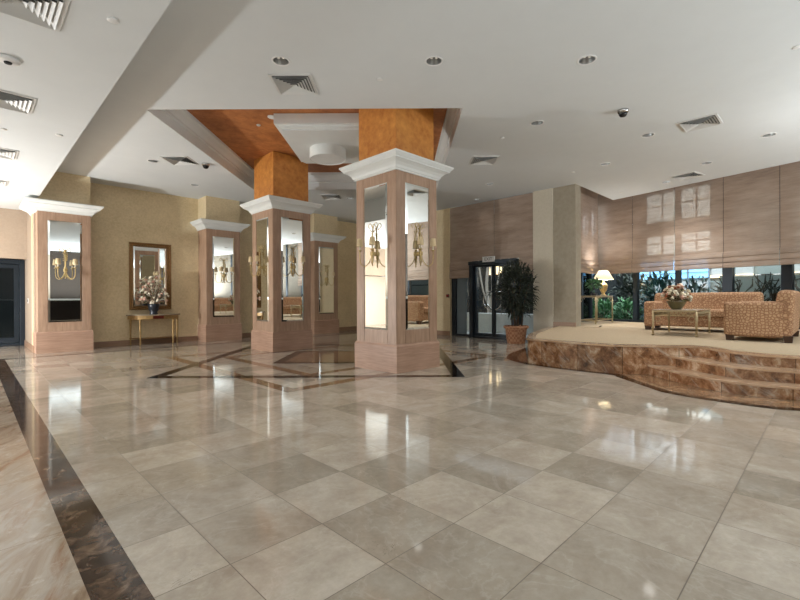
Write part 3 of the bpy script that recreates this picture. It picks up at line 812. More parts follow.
# ================================================================== CEILING FITTINGS
def make_downlight():
    r = thing('downlight', 'x', 'ceiling light', group='recessed chrome downlights')
    MB().lathe([(.086, .0), (.086, -.004), (.104, -.006), (.108, -.001), (.108, .0)], (0, 0, 0), 24, True, False).build('trim_ring', M['plastic'], r)
    MB().lathe([(.0859, -.002), (.082, .03), (.072, .08), (.05, .12), (.0, .125)], (0, 0, 0), 24, True, False).build('reflector', M['reflector'], r)
    b = MB()
    for x in (-.028, .028): b.tube([(x, -.0, .115), (x, 0, .03)], .013, 8)
    b.build('lamp', M['bulb'], r)
    return r
dl_labels = [
    'round recessed downlight beside the louvred vent, upper left of the nearest pillar', 'round recessed downlight in the ceiling directly above the nearest pillar',
    'largest downlight right of centre, high in the ceiling near the camera', 'recessed downlight between the dome camera and the ceiling recess',
    'recessed downlight just behind the dome camera, toward the windows', 'recessed downlight furthest right, above the right-hand end of the lounge blinds',
    'recessed downlight on the ceiling in front of the cream wall pier', 'recessed downlight between the two right-hand vents over the lounge',
    'flat-looking downlight closest to the corner of the lounge windows', 'recessed downlight on the ceiling left of the cream wall pier, over the potted plant',
    'recessed downlight hard against the blind above the glass doors', 'recessed downlight beside the vent over the console table, on its left',
    'recessed downlight nearest the back wall, between the framed mirror and the wall pillar', 'recessed downlight in the far ceiling glimpsed between the two pillars']
dl0 = make_downlight()
for i, (x, y) in enumerate(DOWN):
    if i == 0: dl0.location = (x, y, CZ); dl0['label'] = dl_labels[0]; dl0.rotation_euler = (0, 0, -PI / 4)
    else: dup(dl0, (x, y, CZ), -PI / 4, dl_labels[i])
    d = bpy.data.lights.new('downlight_beam', 'SPOT'); d.energy = 3 if i == 10 else 110 if i == 8 else 12 if i in (1, 2, 9, 11, 12, 13) else 34; d.spot_size = math.radians(125); d.spot_blend = 1.0; d.shadow_soft_size = .085; d.color = (1.0, .97, .92)
    o = bpy.data.objects.new('downlight_beam', d); COL.objects.link(o); o.location = (x, y, CZ - .004)
def make_vent(hs):
    r = thing('air_vent', 'x', 'air vent', group='square louvred ceiling vents')
    f = MB()
    def sqr(a0, z0, a1, z1):
        v = [(sx * a, sy * a, z) for a, z in ((a0, z0), (a1, z1)) for sx, sy in ((-1, -1), (1, -1), (1, 1), (-1, 1))]
        return v, [(k, (k + 1) % 4, (k + 1) % 4 + 4, k + 4) for k in range(4)]
    f.add(*sqr(hs, -.001, hs - .005, -.012)).add(*sqr(hs - .005, -.012, hs - .035, -.012)).add(*sqr(hs - .035, -.012, hs - .04, -.001))
    f.build('frame', M['vent'], r)
    MB().add([(-hs + .03, -hs + .03, -.001), (hs - .03, -hs + .03, -.001), (hs - .03, hs - .03, -.001), (-hs + .03, hs - .03, -.001)], [(0, 1, 2, 3)]).build('backing', M['vent_back'], r)
    n = 6; step = (hs - .045) / n
    s = MB()
    for i in range(n):
        a = hs - .04 - i * step
        s.add(*sqr(a, -.028, max(a - step * 0.85, .003), -.004))
    s.build('louvre', M['vent'], r)
    return r
v0 = make_vent(.262)
vents = [((2.955, 4.855, CZ), PI / 4, 'louvred ceiling vent right beside the downlight at upper left of the nearest pillar'),
         ((7.24, 4.89, CZ), PI / 4, 'louvred ceiling vent just to the right of the ceiling recess'),
         ((8.13, 1.48, CZ), 0.0, 'louvred ceiling vent on the right, past the dome camera'),
         ((11.45, 2.33, CZ), CA, 'louvred ceiling vent close to the lounge blinds'),
         ((2.955, 9.06, CZ), PI / 4, 'louvred ceiling vent over the console table, left of the ceiling recess'),
         ((6.88, 9.48, CZ), PI / 4, 'louvred ceiling vent glimpsed in shade between the two pillars'),
         ((.27, 4.10, LZ), 0.0, 'largest vent at the top left corner, in the lower ceiling'),
         ((.27, 6.24, LZ), 0.0, 'second vent from the camera in the lower left ceiling'),
         ((.27, 8.50, LZ), 0.0, 'third vent from the camera in the lower left ceiling'),
         ((.27, 10.68, LZ), 0.0, 'farthest vent in the lower left ceiling, closest to the entrance door')]
for i, (l, rz, lab) in enumerate(vents):
    if i == 0: v0.location = l; v0.rotation_euler = (0, 0, rz); v0['label'] = lab
    else: dup(v0, l, rz, lab)
def dome(label, x, y, z):
    r = thing('dome_camera', label, 'camera', (x, y, z))
    MB().lathe([(.075, 0), (.078, -.02), (.066, -.045)], (0, 0, 0), 20).build('housing', M['chrome'], r)
    MB().lathe([(.06, -.044), (.056, -.07), (.036, -.096), (.0, -.106)], (0, 0, 0), 20).build('dome', M['smoked'], r)
dome('dark dome camera on the ceiling to the right of the hall', 6.773, 2.17, CZ)
dome('small dark dome camera beside the vent over the console table', 3.40, 8.93, CZ)
def disc(name, label, cat, x, y, z, r=.045, h=.012):
    o = MB().lathe([(r, 0), (r, -h * .6), (r * .8, -h), (0, -h)], (0, 0, 0), 18).build(name, M['plastic'], loc=(x, y, z))
    return tag(o, label, cat)
r_ = thing('smoke_detector', 'white smoke detector on the lower left ceiling between two vents', 'smoke detector', (.261, 5.183, LZ))
MB().lathe([(.085, 0), (.085, -.018), (.06, -.03)], (0, 0, 0), 22).build('body', M['plastic'], r_)
MB().lathe([(.03, -.03), (.026, -.042), (0, -.044)], (0, 0, 0), 14).build('sensor', M['dark'], r_)
for x, y, z, lab in ((.796, 3.901, LZ, 'white sprinkler cover disc on the lower left ceiling near its edge'), (.32, 7.338, LZ, 'sprinkler cover disc between the second and third lower-ceiling vents'),
                     (.846, 7.101, LZ, 'sprinkler cover disc near the lower ceiling edge, far from the camera'), (3.647, 3.992, CZ, 'tiny ceiling sprinkler cover between the two downlights over the nearest pillar'),
                     (6.466, 4.0, CZ, 'sprinkler cover disc on the ceiling right of the ceiling recess'), (9.307, 3.998, CZ, 'sprinkler cover disc above the cream wall pier'),
                     (11.791, .904, CZ, 'sprinkler cover disc close to the blinds at the far right'), (12.008, 3.9, CZ, 'sprinkler cover disc in the lit ceiling corner over the lounge lamp'),
                     (6.442, .283, CZ, 'sprinkler cover disc at the right edge of the ceiling')):
    disc('sprinkler_cover', lab, 'sprinkler', x, y, z, .04, .01)['group'] = 'sprinkler cover discs'
disc('spot_light', 'small white round spotlight in the orange recess ceiling', 'ceiling light', 3.703, 6.80, RT - .012, .075, .02)
disc('sprinkler_cover', 'tiny white sprinkler in the orange recess ceiling', 'sprinkler', 3.70, 7.28, RT - .012, .035, .02)['group'] = 'sprinkler cover discs'
dx, dy = xy(-1.39, 8.36)
dm = thing('drum_light', 'white drum ceiling light under the raised white panel', 'ceiling light', (dx, dy, 3.99))
MB().lathe([(.345, 0), (.345, -.19), (.335, -.197), (.33, -.19), (.33, 0)], (0, 0, 0), 40, True, False).build('shade', M['white'], dm)
MB().lathe([(.0, -.185), (.332, -.185)], (0, 0, 0), 40, False, False).build('diffuser', M['plastic'], dm)

# ================================================================== CONSOLE, FRAMED MIRROR, FLOWERS
fm = thing('framed_mirror', 'tall mirror in an antique gold frame hanging above the console table', 'mirror', (3.272, BACK, .865))
hw, hh = .475, 1.67
fr = MB()
pr = [(0, 0), (0, -.035), (.02, -.05), (.045, -.03), (.07, -.045), (.095, -.015), (.095, 0)]
vv = []; ff = []
for d, t in pr: vv += [(-hw + d, t, d), (hw - d, t, d), (hw - d, t, hh - d), (-hw + d, t, hh - d)]
for i in range(len(pr) - 1):
    for k in range(4): ff.append((i * 4 + k, i * 4 + (k + 1) % 4, (i + 1) * 4 + (k + 1) % 4, (i + 1) * 4 + k))
fr.add(vv, ff).build('frame', M['gold_frame'], fm)
mirror_mb('-y', .002, hw - .092, .092, hh - .092).build('glass', M['mirror'], fm)
ct = thing('console_table', 'gilded half-round console table against the back wall, under the framed mirror', 'console table', (3.33, 12.17, 0))
def half(r, d, n=20, x=0): return [(r * math.cos(PI + PI * i / n) , d * math.sin(PI + PI * i / n)) for i in range(n + 1)]
MB().prism(half(.615, .42), .725, .75).build('top', M['grey_marble'], ct, bevel=.006)
MB().prism(half(.575, .385), .635, .724).build('apron', M['gold_dark'], ct)
MB().box(-.12, .12, -.392, -.375, .645, .718).build('apron_plaque', M['red_marble'], ct)
MB().prism(half(.50, .32), .155, .175).build('stretcher', M['gold_frame'], ct)
for x, y in ((-.53, -.07), (.53, -.07), (-.37, -.27), (.37, -.27)):
    MB().lathe([(.012, 0), (.02, .03), (.014, .06), (.018, .15), (.026, .17), (.018, .2), (.024, .56), (.03, .6), (.022, .636)], (x, y, 0), 12).build('leg', M['gold_dark'], ct)

def flowers(name, label, cat, loc, vase_prof, vase_mat, r, h0, h1, nfl, kinds, leafm, flr=.045, spread=1.0, flat=1.0):
    t = thing(name, label, cat, loc)
    MB().lathe(vase_prof, (0, 0, 0), 20).build('vase', vase_mat, t)
    top = vase_prof[-1][1]
    fo = MB()
    for i in range(160):
        a = random.uniform(0, 2 * PI); e = random.uniform(.05, 1.3)
        d = Vector((math.cos(a) * math.cos(e) * spread, math.sin(a) * math.cos(e) * spread, math.sin(e)))
        b = Vector((0, 0, top)) + Vector((d.x * r, d.y * r, d.z * (h1 - top))) * random.uniform(.25, .85)
        b.y *= flat; d.y *= flat
        fo.leaf(b, d + Vector((random.uniform(-.5, .5), random.uniform(-.5, .5), random.uniform(-.2, .3))), random.uniform(.06, .13), .035, .2)
    fo.build('foliage', leafm, t)
    for i in range(nfl):
        a = i * 2.39996; e = .02 + 1.4 * random.random() ** 1.2
        d = Vector((math.cos(a) * math.cos(e), math.sin(a) * math.cos(e), math.sin(e)))
        k = random.uniform(.8, 1.05)
        d.y *= flat
        c = Vector((d.x * r * k, d.y * r * k, top + .02 + d.z * (h1 - top) * k))
        f = MB()
        rr = flr * random.uniform(.75, 1.2)
        for p in range(6):
            an = p * PI / 3
            ax = d.orthogonal().normalized(); bx_ = d.cross(ax)
            dd = (ax * math.cos(an) + bx_ * math.sin(an)) * .9 + d * .6
            f.leaf(c - d * rr * .3, dd, rr * 1.15, rr * .95, .05)
        f.ball(tuple(c + d * rr * .1), rr * .55, seg=8, rings=5)
        f.tube([(0, 0, top), tuple(Vector((0, 0, top)).lerp(c, .6) + Vector((0, 0, .02))), tuple(c)], .003, 4)
        f.build('flower', kinds[i % len(kinds)], t)
    return t
flowers('flower_vase', 'tall cream and pink flower arrangement in a dark vase on the console table', 'flowers', (3.27, 11.95, .75),
        [(.085, 0), (.10, .02), (.075, .05), (.105, .1), (.12, .19), (.135, .25), (.12, .265)], M['vase_dark'], .33, .2, .92, 84,
        [M['fl_white'], M['fl_pink'], M['fl_white'], M['fl_white'], M['fl_pink']], M['leaf_olive'], .044, 1.0, .42)

# ================================================================== ENTRANCE PLANT, EXIT SIGN, SMALL WALL ITEMS
pt = thing('potted_plant', 'tall dark leafy plant in a woven terracotta pot beside the glass doors', 'plant', (9.56, 5.54, 0))
MB().lathe([(.20, 0), (.215, .02), (.26, .36), (.30, .385), (.305, .43), (.28, .44), (.255, .40)], (0, 0, 0), 24).build('pot', M['basket'], pt)
MB().lathe([(.0, .40), (.258, .40)], (0, 0, 0), 20, False, False).build('soil', M['soil'], pt)
fo = MB()
for i in range(9):
    a = i * 2.4; rr = .04 + .11 * (i % 3) / 2
    bx0, by0 = rr * math.cos(a), rr * math.sin(a)
    top = Vector((bx0 * 2.2, by0 * 2.2, 1.15 + .1 * (i % 4) + .1))
    MB().tube([(bx0, by0, .38), (bx0 * 1.3, by0 * 1.3, .9), tuple(top)], [.014, .012, .009], 6).build('stem', M['stem'], pt)
def crown(mb, c, rx, rz, n, ln, wd):
    for i in range(n):
        a = random.uniform(0, 2 * PI); z = random.uniform(-1, 1); k = random.uniform(.25, 1) ** .6
        s = math.sqrt(1 - z * z)
        p = Vector((c[0] + rx * s * math.cos(a) * k, c[1] + rx * s * math.sin(a) * k, c[2] + rz * z * k))
        d = (p - Vector((c[0], c[1], c[2] - rz * .4))).normalized() + Vector((random.uniform(-.6, .6), random.uniform(-.6, .6), random.uniform(-.7, .5)))
        mb.leaf(p, d, ln * random.uniform(.7, 1.3), wd, random.uniform(.15, .5))
crown(fo, (0, 0, 1.38), .47, .62, 1500, .17, .034)
crown(fo, (.05, -.05, 1.0), .34, .36, 350, .15, .032)
fo.build('foliage', M['leaf_dark'], pt)
ex = thing('exit_sign', 'small white EXIT sign on top of the glass door frame', 'sign', (10.13, 6.70, 2.115))
MB().box(-.02, .02, -.195, .195, 0, .15).build('panel', M['plastic'], ex, bevel=.004)
fc = bpy.data.curves.new('lettering', 'FONT'); fc.body = 'EXIT'; fc.size = .125; fc.align_x = 'CENTER'; fc.align_y = 'CENTER'; fc.extrude = .001
_tmp = bpy.data.objects.new('lettering_curve', fc); COL.objects.link(_tmp)
_me = bpy.data.meshes.new_from_object(_tmp.evaluated_get(bpy.context.evaluated_depsgraph_get()))
bpy.data.objects.remove(_tmp)
fo_ = bpy.data.objects.new('lettering', _me); COL.objects.link(fo_); fo_.parent = ex
fo_.location = (-.0225, 0, .075); fo_.rotation_euler = (PI / 2, 0, -PI / 2); _me.materials.clear(); _me.materials.append(M['text'])
al = thing('fire_alarm', 'red fire alarm button on the wall strip left of the glass doors', 'alarm', (RW, 8.27, 1.2))
MB().box(-.02, 0, -.05, .05, -.05, .05).build('back_box', M['frame_dark'], al)
MB().lathe([(.042, 0), (.04, .03), (.03, .045), (0, .05)], (0, 0, 0), 18).transform(Matrix.Translation((-.02, 0, 0)) @ Matrix.Rotation(-PI / 2, 4, 'Y')).build('button', M['red'], al)
sw = thing('light_switch', 'small light switch on the jamb beside the dark entrance door', 'switch', (1.0, 13.3, 1.1))
MB().box(-.012, 0, -.045, .045, -.06, .06).build('plate', M['plastic'], sw, bevel=.003)
MB().box(-.018, -.012, -.02, .02, -.03, .03).build('rocker', M['dark'], sw)

# ================================================================== BLINDS
def blind(name_label, s0, s1, ztop, zhem, zbot, folds, parent_loc, rotz, side=-1, notch=None):
    """roman blind, local y along the wall, drawn cloth facing local -x"""
    t = thing('roman_blind', name_label, 'blind', parent_loc, rotz, 'woven roman blinds')
    th = .006
    def sheet(mb, prof, a, b):
        v = []; f = []
        n = len(prof)
        for s in (a, b):
            v += [(x, s, z) for x, z in prof] + [(x + th, s, z) for x, z in reversed(prof)]
        m = 2 * n
        f = [(i, (i + 1) % m, (i + 1) % m + m, i + m) for i in range(m)]
        f += [tuple(range(m))[::-1], tuple(range(m, 2 * m))]
        mb.add(v, f)
    mb = MB(); sheet(mb, [(0, ztop), (0, zhem)], s0, s1); mb.build('cloth', M['blind'], t)
    h0, h1 = notch if notch else (s0, s1)
    mb = MB()
    hgt = (zhem - zbot) / folds
    for i in range(folds):
        zt = zhem + .012 - i * hgt * .98; zb = zhem - (i + 1) * hgt
        prof = [(-.006 - .004 * i, zt), (-.022 - .004 * i, zt - hgt * .25), (-.034 - .004 * i, zt - hgt * .6), (-.036 - .004 * i, zb + .012), (-.022 - .004 * i, zb)]
        sheet(mb, prof, h0, h1)
    mb.build('hem_fold', M['blind'], t)
    return t
g = .005
ub = [4.97, 3.948, 2.888, 1.838, .822, -.22, -1.26, -2.3]
lab = ['woven roman blind by the lounge corner lit by the table lamp', 'woven roman blind with pale window light showing through, left of two such',
       'woven roman blind with pale window light showing through, right of two such', 'plain woven roman blind behind the second sofa, bounded by dark gaps',
       'woven roman blind cut by the right edge of the photo', 'woven roman blind beyond the right edge of the lounge windows', 'woven roman blind farthest along the lounge windows, past the frame']
for i in range(7):
    blind(lab[i], ub[i + 1] * SU + g, ub[i] * SU - g, 4.4, 2.17, 1.80, 3, (CO[0], CO[1], 0), CA)
# corner blind across the short side of the lounge window
blind('woven roman blind on the short return beside the wall pier, lit by the lamp', -13.12, -10.62, 4.4, 2.17, 1.80, 3, (0, 4.90, 0), PI / 2 if False else -PI / 2 + PI)
blind('woven roman blind above the glass doors, left of the exit sign', 6.65 + g, 8.2, CZ - .005, 2.19, 1.71, 2, (RW + .02, 0, 0), 0, notch=(7.39, 8.2))
blind('woven roman blind above the potted plant, right of the exit sign', 5.465, 6.65 - g, CZ - .005, 2.19, 1.71, 2, (RW + .02, 0, 0), 0, notch=(5.465, 5.875))

# ================================================================== LOUNGE FURNITURE
def sofa(label, wid, depth, loc, rotz, seats):
    s = thing('sofa', label, 'sofa', loc, rotz, 'tan patterned sofas')
    hw = wid / 2; hd = depth / 2; aw = .22
    MB().box(-hw + .02, hw - .02, -hd + .05, hd - .04, .09, .30).build('base', M['sofa'], s, bevel=.03, seg=3)
    cw = (wid - 2 * aw) / seats
    for i in range(seats):
        x0 = -hw + aw + i * cw
        MB().box(x0 + .004, x0 + cw - .004, -hd + .02, hd - .26, .28, .44).build('seat_cushion', M['sofa'], s, bevel=.045, seg=4)
    bk = MB().add([(-hw + .01, hd - .28, .28), (hw - .01, hd - .28, .28), (hw - .01, hd - .03, .10), (-hw + .01, hd - .03, .10),
                   (-hw + .03, hd - .20, .79), (hw - .03, hd - .20, .79), (hw - .03, hd, .79), (-hw + .03, hd, .79)],
                  [(0, 3, 2, 1), (4, 5, 6, 7), (0, 1, 5, 4), (1, 2, 6, 5), (2, 3, 7, 6), (3, 0, 4, 7)])
    bk.build('backrest', M['sofa'], s, bevel=.07, seg=5)
    for sx in (-1, 1):
        x0, x1 = (hw - aw, hw) if sx > 0 else (-hw, -hw + aw)
        MB().box(x0, x1, -hd, hd - .12, .065, .61).build('arm', M['sofa'], s, bevel=.06, seg=4)
        for sy in (-1, 1):
            MB().frustum(sx * (hw - .07), sy * (hd - .08), 0, .10, .045, .045, .055, .055).build('leg', M['dark_wood'], s)
    return s
sofa('long tan patterned sofa with its back to the lounge windows', 1.95, .88, (10.74, 1.93, PZ + .001), -PI / 2, 2)
sofa('tan patterned sofa showing its side arm, cut by the right edge of the photo', 1.68, .86, (9.41, .83, PZ + .001), PI, 2)

cf = thing('coffee_table', 'low ivory metal coffee table with scrolled corners in front of the long sofa', 'coffee table', (9.45, 2.015, PZ + .001))
TX, TY = .55, .335
MB().box(-TX - .02, TX + .02, -TY - .02, TY + .02, .445, .465).build('top', M['table_stone'], cf, bevel=.008)
ap = MB()
for y in (-TY, TY): ap.box(-TX, TX, y - .01, y + .01, .425, .445).box(-TX, TX, y - .006, y + .006, .352, .366)
for x in (-TX, TX): ap.box(x - .01, x + .01, -TY, TY, .425, .445).box(x - .006, x + .006, -TY, TY, .352, .366)
for k in range(14):
    x = -TX + .09 + k * (2 * TX - .18) / 13
    for y in (-TY, TY): ap.tube([(x - .03, y, .366), (x, y, .425), (x + .03, y, .366)], .009, 5)
for k in range(8):
    y = -TY + .09 + k * (2 * TY - .18) / 7
    for x in (-TX, TX): ap.tube([(x, y - .03, .366), (x, y, .425), (x, y + .03, .366)], .009, 5)
ap.build('apron', M['ivory_metal'], cf)
for x in (-TX, TX):
    for y in (-TY, TY):
        l = MB().tube([(x, y, 0), (x, y, .445)], .017, 10).ball((x, y, .026), .024)
        l.build('leg', M['ivory_metal'], cf)
        sx, sy = (1 if x < 0 else -1), (1 if y < 0 else -1)
        b = MB()
        b.tube([(x, y + sy * (.02 + .05 * (1 - math.cos(t))), .30 + .05 * math.sin(t) + .0) for t in [i * .45 for i in range(13)]], .006, 5)
        b.tube([(x + sx * (.02 + .05 * (1 - math.cos(t))), y, .30 + .05 * math.sin(t)) for t in [i * .45 for i in range(13)]], .006, 5)
        b.build('scroll_bracket', M['ivory_metal'], cf)
flowers('flower_bowl', 'round cream and russet flower arrangement in an olive bowl on the coffee table', 'flowers', (9.40, 2.09, PZ + .4665),
        [(.07, 0), (.085, .01), (.12, .06), (.155, .13), (.165, .15), (.15, .15)], M['bowl'], .25, .1, .43, 70,
        [M['fl_white'], M['fl_brown'], M['fl_white'], M['fl_pink'], M['fl_white']], M['leaf_olive'], .05)

sd = thing('side_table', 'ivory and bronze metal console table under the lit lamp in the lounge corner', 'side table', (12.18, 4.60, PZ + .001))
TX, TY = .60, .21
MB().box(-TX - .02, TX + .02, -TY - .02, TY + .02, .73, .75).build('top', M['table_stone'], sd, bevel=.006)
ap = MB()
for y in (-TY, TY): ap.box(-TX, TX, y - .012, y + .012, .705, .73).box(-TX, TX, y - .008, y + .008, .085, .11)
for x in (-TX, TX): ap.box(x - .012, x + .012, -TY, TY, .705, .73).box(x - .008, x + .008, -TY, TY, .085, .11)
ap.build('frame_rail', M['ivory_metal'], sd)
for x in (-TX, TX):
    for y in (-TY, TY):
        MB().tube([(x, y, 0), (x, y, .71)], .018, 10).ball((x, y, .028), .026).build('leg', M['ivory_metal'], sd)
        sx, sy = (1 if x < 0 else -1), (1 if y < 0 else -1)
        b = MB()
        b.tube([(x + sx * (.02 + .075 * (1 - math.cos(t))), y, .64 + .055 * math.sin(t)) for t in [i * .45 for i in range(13)]], .009, 5)
        b.tube([(x + sx * (.16 + .075 * (1 - math.cos(t))), y, .66 + .045 * math.sin(t)) for t in [i * .45 for i in range(8)]], .009, 5)
        b.build('scroll_bracket', M['ivory_metal'], sd)

LX, LY, LZ0 = 12.50, 4.53, PZ + .75
tl = thing('table_lamp', 'lit table lamp with pleated cream shade and gold urn base', 'lamp', (LX, LY, LZ0 + .0015))
MB().lathe([(.075, 0), (.08, .02), (.045, .04), (.04, .07), (.085, .14), (.11, .22), (.115, .28), (.085, .33), (.04, .355), (.03, .39), (.02, .42)], (0, 0, 0), 22).build('base', M['gold'], tl)
sh = MB(); seg = 48; v = []; f = []
for zz, r0 in ((.44, .265), (.55, .20), (.66, .135), (.70, .105)):
    for k in range(seg):
        r = r0 * (1 + (.02 if k % 2 else -.01)); a = 2 * PI * k / seg
        v.append((r * math.cos(a), r * math.sin(a), zz))
for i in range(3):
    for k in range(seg): f.append((i * seg + k, i * seg + (k + 1) % seg, (i + 1) * seg + (k + 1) % seg, (i + 1) * seg + k))
sh.add(v, f).build('shade', M['lamp_shade'], tl)
MB().tube([(0, 0, .41), (0, 0, .50)], .012, 8).build('stem', M['gold'], tl)
point('table_lamp_bulb', (LX, LY, LZ0 + .60), 30, (1.0, 0.97, 0.92), .05)

pl = thing('small_plant', 'small bright green leafy plant in a dark pot beside the table lamp', 'plant', (11.93, 4.56, LZ0 + .0015))
MB().lathe([(.06, 0), (.075, .01), (.085, .05), (.07, .06)], (0, 0, 0), 16).build('pot', M['vase_dark'], pl)
fo = MB()
MB().tube([(0, 0, .05), (0, 0, .22)], .006, 6).build('stem', M['stem'], pl)
crown(fo, (0, 0, .30), .17, .13, 170, .11, .05)
fo.build('foliage', M['leaf_green'], pl)

# ================================================================== OUTSIDE
struct(MB().prism([(10.62, 5.32), (10.62, 16), (22, 16), (22, -8), Cp(-8, .5), Cp(5.2, .5)], -.05, -.01).build('ground', M['paving']))
# courtyard past the glass doors
struct(MB().box(12.2, 12.5, 5.7, 13, 0, .62).build('planter_wall', M['concrete']))
struct(MB().box(16.2, 16.4, 5.5, 15, 0, 5).build('courtyard_wall', M['facade_dark']))
lw = tag(MB().box(16.12, 16.19, 10.05, 10.65, 2.15, 2.6).build('warm_reflection', M['warm_glow']), 'small warm glow standing in for a lamp reflection in the glass door', 'window')  # glowing box added in place of a lamp's reflection
for i, (x, y, lean, lb) in enumerate(((13.2, 8.6, .2, 'pale curving tree trunk seen through the glass door, left one'), (14.3, 9.5, -.2, 'pale leaning tree trunk seen through the glass door, centre one'),
                                  (13.0, 10.2, .1, 'pale slim tree trunk seen left of the glass doors'), (14.4, 8.2, .15, 'pale tree trunk seen through the right glass door leaf'))):
    t = thing('tree', lb, 'tree', (x, y, 0), 0, 'pale trees outside the glass doors')
    MB().tube([tuple(p) for p in crv([(0, 0, 0), (lean * .3, lean * .4, .8), (lean * .1, -lean * .2, 1.7), (lean, lean, 2.8), (lean * 1.5, lean, 4)], 4)], .06, 8).build('trunk', M['bark'], t)
    MB().tube([tuple(p) for p in crv([(0, 0, .6), (-lean, lean * 1.2, 1.4), (-lean * 1.6, lean * 2, 2.8)], 4)], .03, 7).build('branch', M['bark'], t)
    f = MB(); crown(f, (0, 0, 3.4), .3, .6, 120, .2, .06); f.build('foliage', M['leaf_dark'], t)
# facade across the court from the lounge windows
FO = 3.5 * .9771; DS = .2126 * 3.5
fa = thing('courtyard_building', 'pale building across the court seen through the lounge windows', 'building', (CO[0], CO[1], 0), CA)
def fu(u): return u * SU + DS
MB().box(FO, FO + .2, fu(-7), fu(4.9), 0, 6.5).build('wall', M['facade'], fa)
MB().box(FO - .01, FO + .2, fu(4.9), fu(9), 0, 6.5).build('side_wall', M['facade_dark'], fa)
for (a, b) in ((4.55, 3.72), (3.55, 2.71)):
    for (z0, z1) in ((2.58, 3.18), (3.68, 4.6)):
        wn = MB().box(FO - .05, FO - .0, fu(b), fu(a), z0, z1).build('window', M['win_pale'], fa)
        MB().box(FO - .07, FO - .05, (fu(a) + fu(b)) / 2 - .02 - .08, (fu(a) + fu(b)) / 2 + .02 - .08, z0, z1).box(FO - .07, FO - .05, fu(b), fu(a), (z0 + z1) / 2 + .03, (z0 + z1) / 2 + .07).build('mullion', M['frame_dark'], wn)
wb = MB().box(FO - .05, FO, fu(2.71), fu(4.85), 1.72, 2.35).build('window', M['win_blue'], fa)
mm = MB()
for u in (4.45, 3.95, 3.3, 2.71): mm.box(FO - .08, FO - .05, fu(u) - .025, fu(u) + .025, .3, 2.4)
mm.box(FO - .08, FO - .05, fu(2.71), fu(4.85), 1.70, 1.74).box(FO - .08, FO - .05, fu(2.71), fu(4.85), 1.90, 1.925)
mm.build('mullion', M['panel_blue'], wb)
MB().box(FO - .04, FO, fu(2.71), fu(4.3), .3, 1.68).build('panel', M['concrete'], fa)
for (a, b) in ((2.69, 2.38), (2.05, 1.63), (.85, .45), (.2, -.3)):
    wn = MB().box(FO - .04, FO, fu(b), fu(a), 1.76, 2.4).build('window', M['concrete'], fa)
    MB().box(FO - .06, FO - .04, fu(b), fu(a), 1.72, 1.79).build('light_strip', M['warm_glow'], wn)
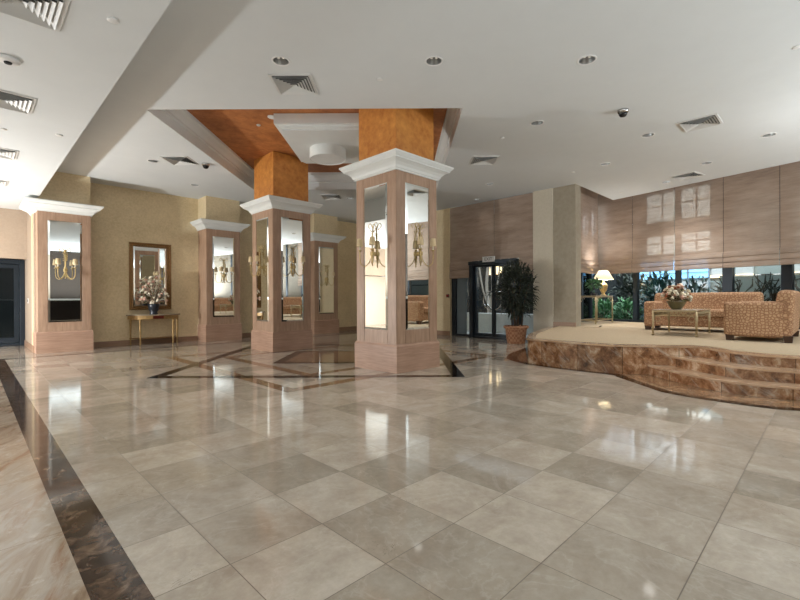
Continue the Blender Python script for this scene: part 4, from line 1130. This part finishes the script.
# frosted screens and twisting branches right of the sofas
fs = thing('frosted_screen', 'frosted glass screen outside the right-hand lounge windows', 'screen', (CO[0], CO[1], 0), CA)
MB().box(1.55, 1.57, -3.0, 2.55, 0, 1.66).build('panel', M['frost'], fs)
MB().box(1.53, 1.59, -3.0, 2.55, 1.66, 1.69).build('rail', M['chrome'], fs)
def branchy(name, label, u0, u1, zc, n, off):
    t = thing(name, label, 'shrub', (*Cp((u0 + u1) / 2, off), 0), CA, 'shrubs in the court outside the lounge windows')
    st = MB(); lf = MB()
    W = (u1 - u0) / 2
    for i in range(n):
        x0 = random.uniform(-W, W); y0 = random.uniform(-.12, .12)
        p = Vector((y0, x0 * .8, .3)); pts = [tuple(p)]
        d = Vector((random.uniform(-.1, .1), random.uniform(-.7, .7), 1)).normalized()
        for k in range(9):
            d = (d + Vector((random.uniform(-.2, .2), random.uniform(-.75, .75), random.uniform(-.25, .35)))).normalized()
            p = p + d * .15
            if p.z > zc: d.z = -abs(d.z) * .4
            p.y = max(-W, min(W, p.y))
            pts.append(tuple(p))
            if random.random() < .75:
                e = (d + Vector((random.uniform(-.4, .4), random.uniform(-1.2, 1.2), random.uniform(-.3, .8)))).normalized()
                st.tube([tuple(p), tuple(p + e * .10), tuple(p + e * .19 + Vector((0, 0, .03)))], [.017, .014, .008], 5)
                lf.leaf(p + e * .12, e, .10, .03)
        st.tube(pts, [.03 - .002 * k for k in range(len(pts))], 6)
    st.build('branch', M['leaf_dark'], t); lf.build('foliage', M['leaf_dark'], t)
branchy('shrub', 'dark twisting bare shrub outside the window between the sofas', .95, 2.0, 1.5, 24, 1.0)
branchy('shrub', 'dark twisting bare shrub outside the window at the right edge', -.4, .7, 1.45, 20, 1.0)
def bush(label, x, y, z0, rx, rz, n, ln, wd, m, nst=5):
    t = thing('shrub', label, 'shrub', (x, y, z0), 0, 'shrubs in the court outside the lounge windows')
    for i in range(nst):
        a = i * 2.4
        MB().tube([(0.05 * math.cos(a), .05 * math.sin(a), 0), (.12 * math.cos(a), .12 * math.sin(a), rz), (rx * .5 * math.cos(a), rx * .5 * math.sin(a), rz * 1.5)], [.02, .015, .006], 6).build('stem', M['stem'], t)
    f = MB(); crown(f, (0, 0, rz), rx, rz, n, ln, wd); f.build('foliage', m, t)
bush('bright green fern-like shrub low outside the corner window under the lamp', *Cp(4.42, 1.0), 0.0, .33, .52, 330, .34, .055, M['leaf_green'])
bush('green strappy shrub outside the corner window behind the side table', *Cp(5.2, 1.0), 0.0, .33, .55, 300, .34, .055, M['leaf_green'])
bush('tall blue-green shrub outside the window behind the left arm of the long sofa', *Cp(3.55, 1.15), 0.0, .42, .95, 620, .3, .06, M['leaf_teal'])
bush('blue-green shrub outside the window behind the flower bowl', *Cp(2.62, 1.2), 0.0, .38, .82, 330, .28, .055, M['leaf_teal'])
bush('dark tall shrub outside the corner window behind the lamp shade', *Cp(4.6, 2.2), 0.0, .6, 1.05, 700, .32, .06, M['leaf_dark'])
# fill lights added over the court to brighten shrubs, screen and low wall
area('court_light', (*Cp(4.2, 2.0), 3.6), (-.3, 0, -1), 2.5, 1.5, 130, (.8, .9, 1.0))
area('court_light_far', (*Cp(1.0, 2.2), 3.9), (.2, 0, -1), 3.5, 1.0, 85, (.95, 1.0, .98))
area('door_court_light', (12.4, 8.5, 4.5), (.15, 0, -1), 4, 1.5, 160, (.85, .93, 1.0))
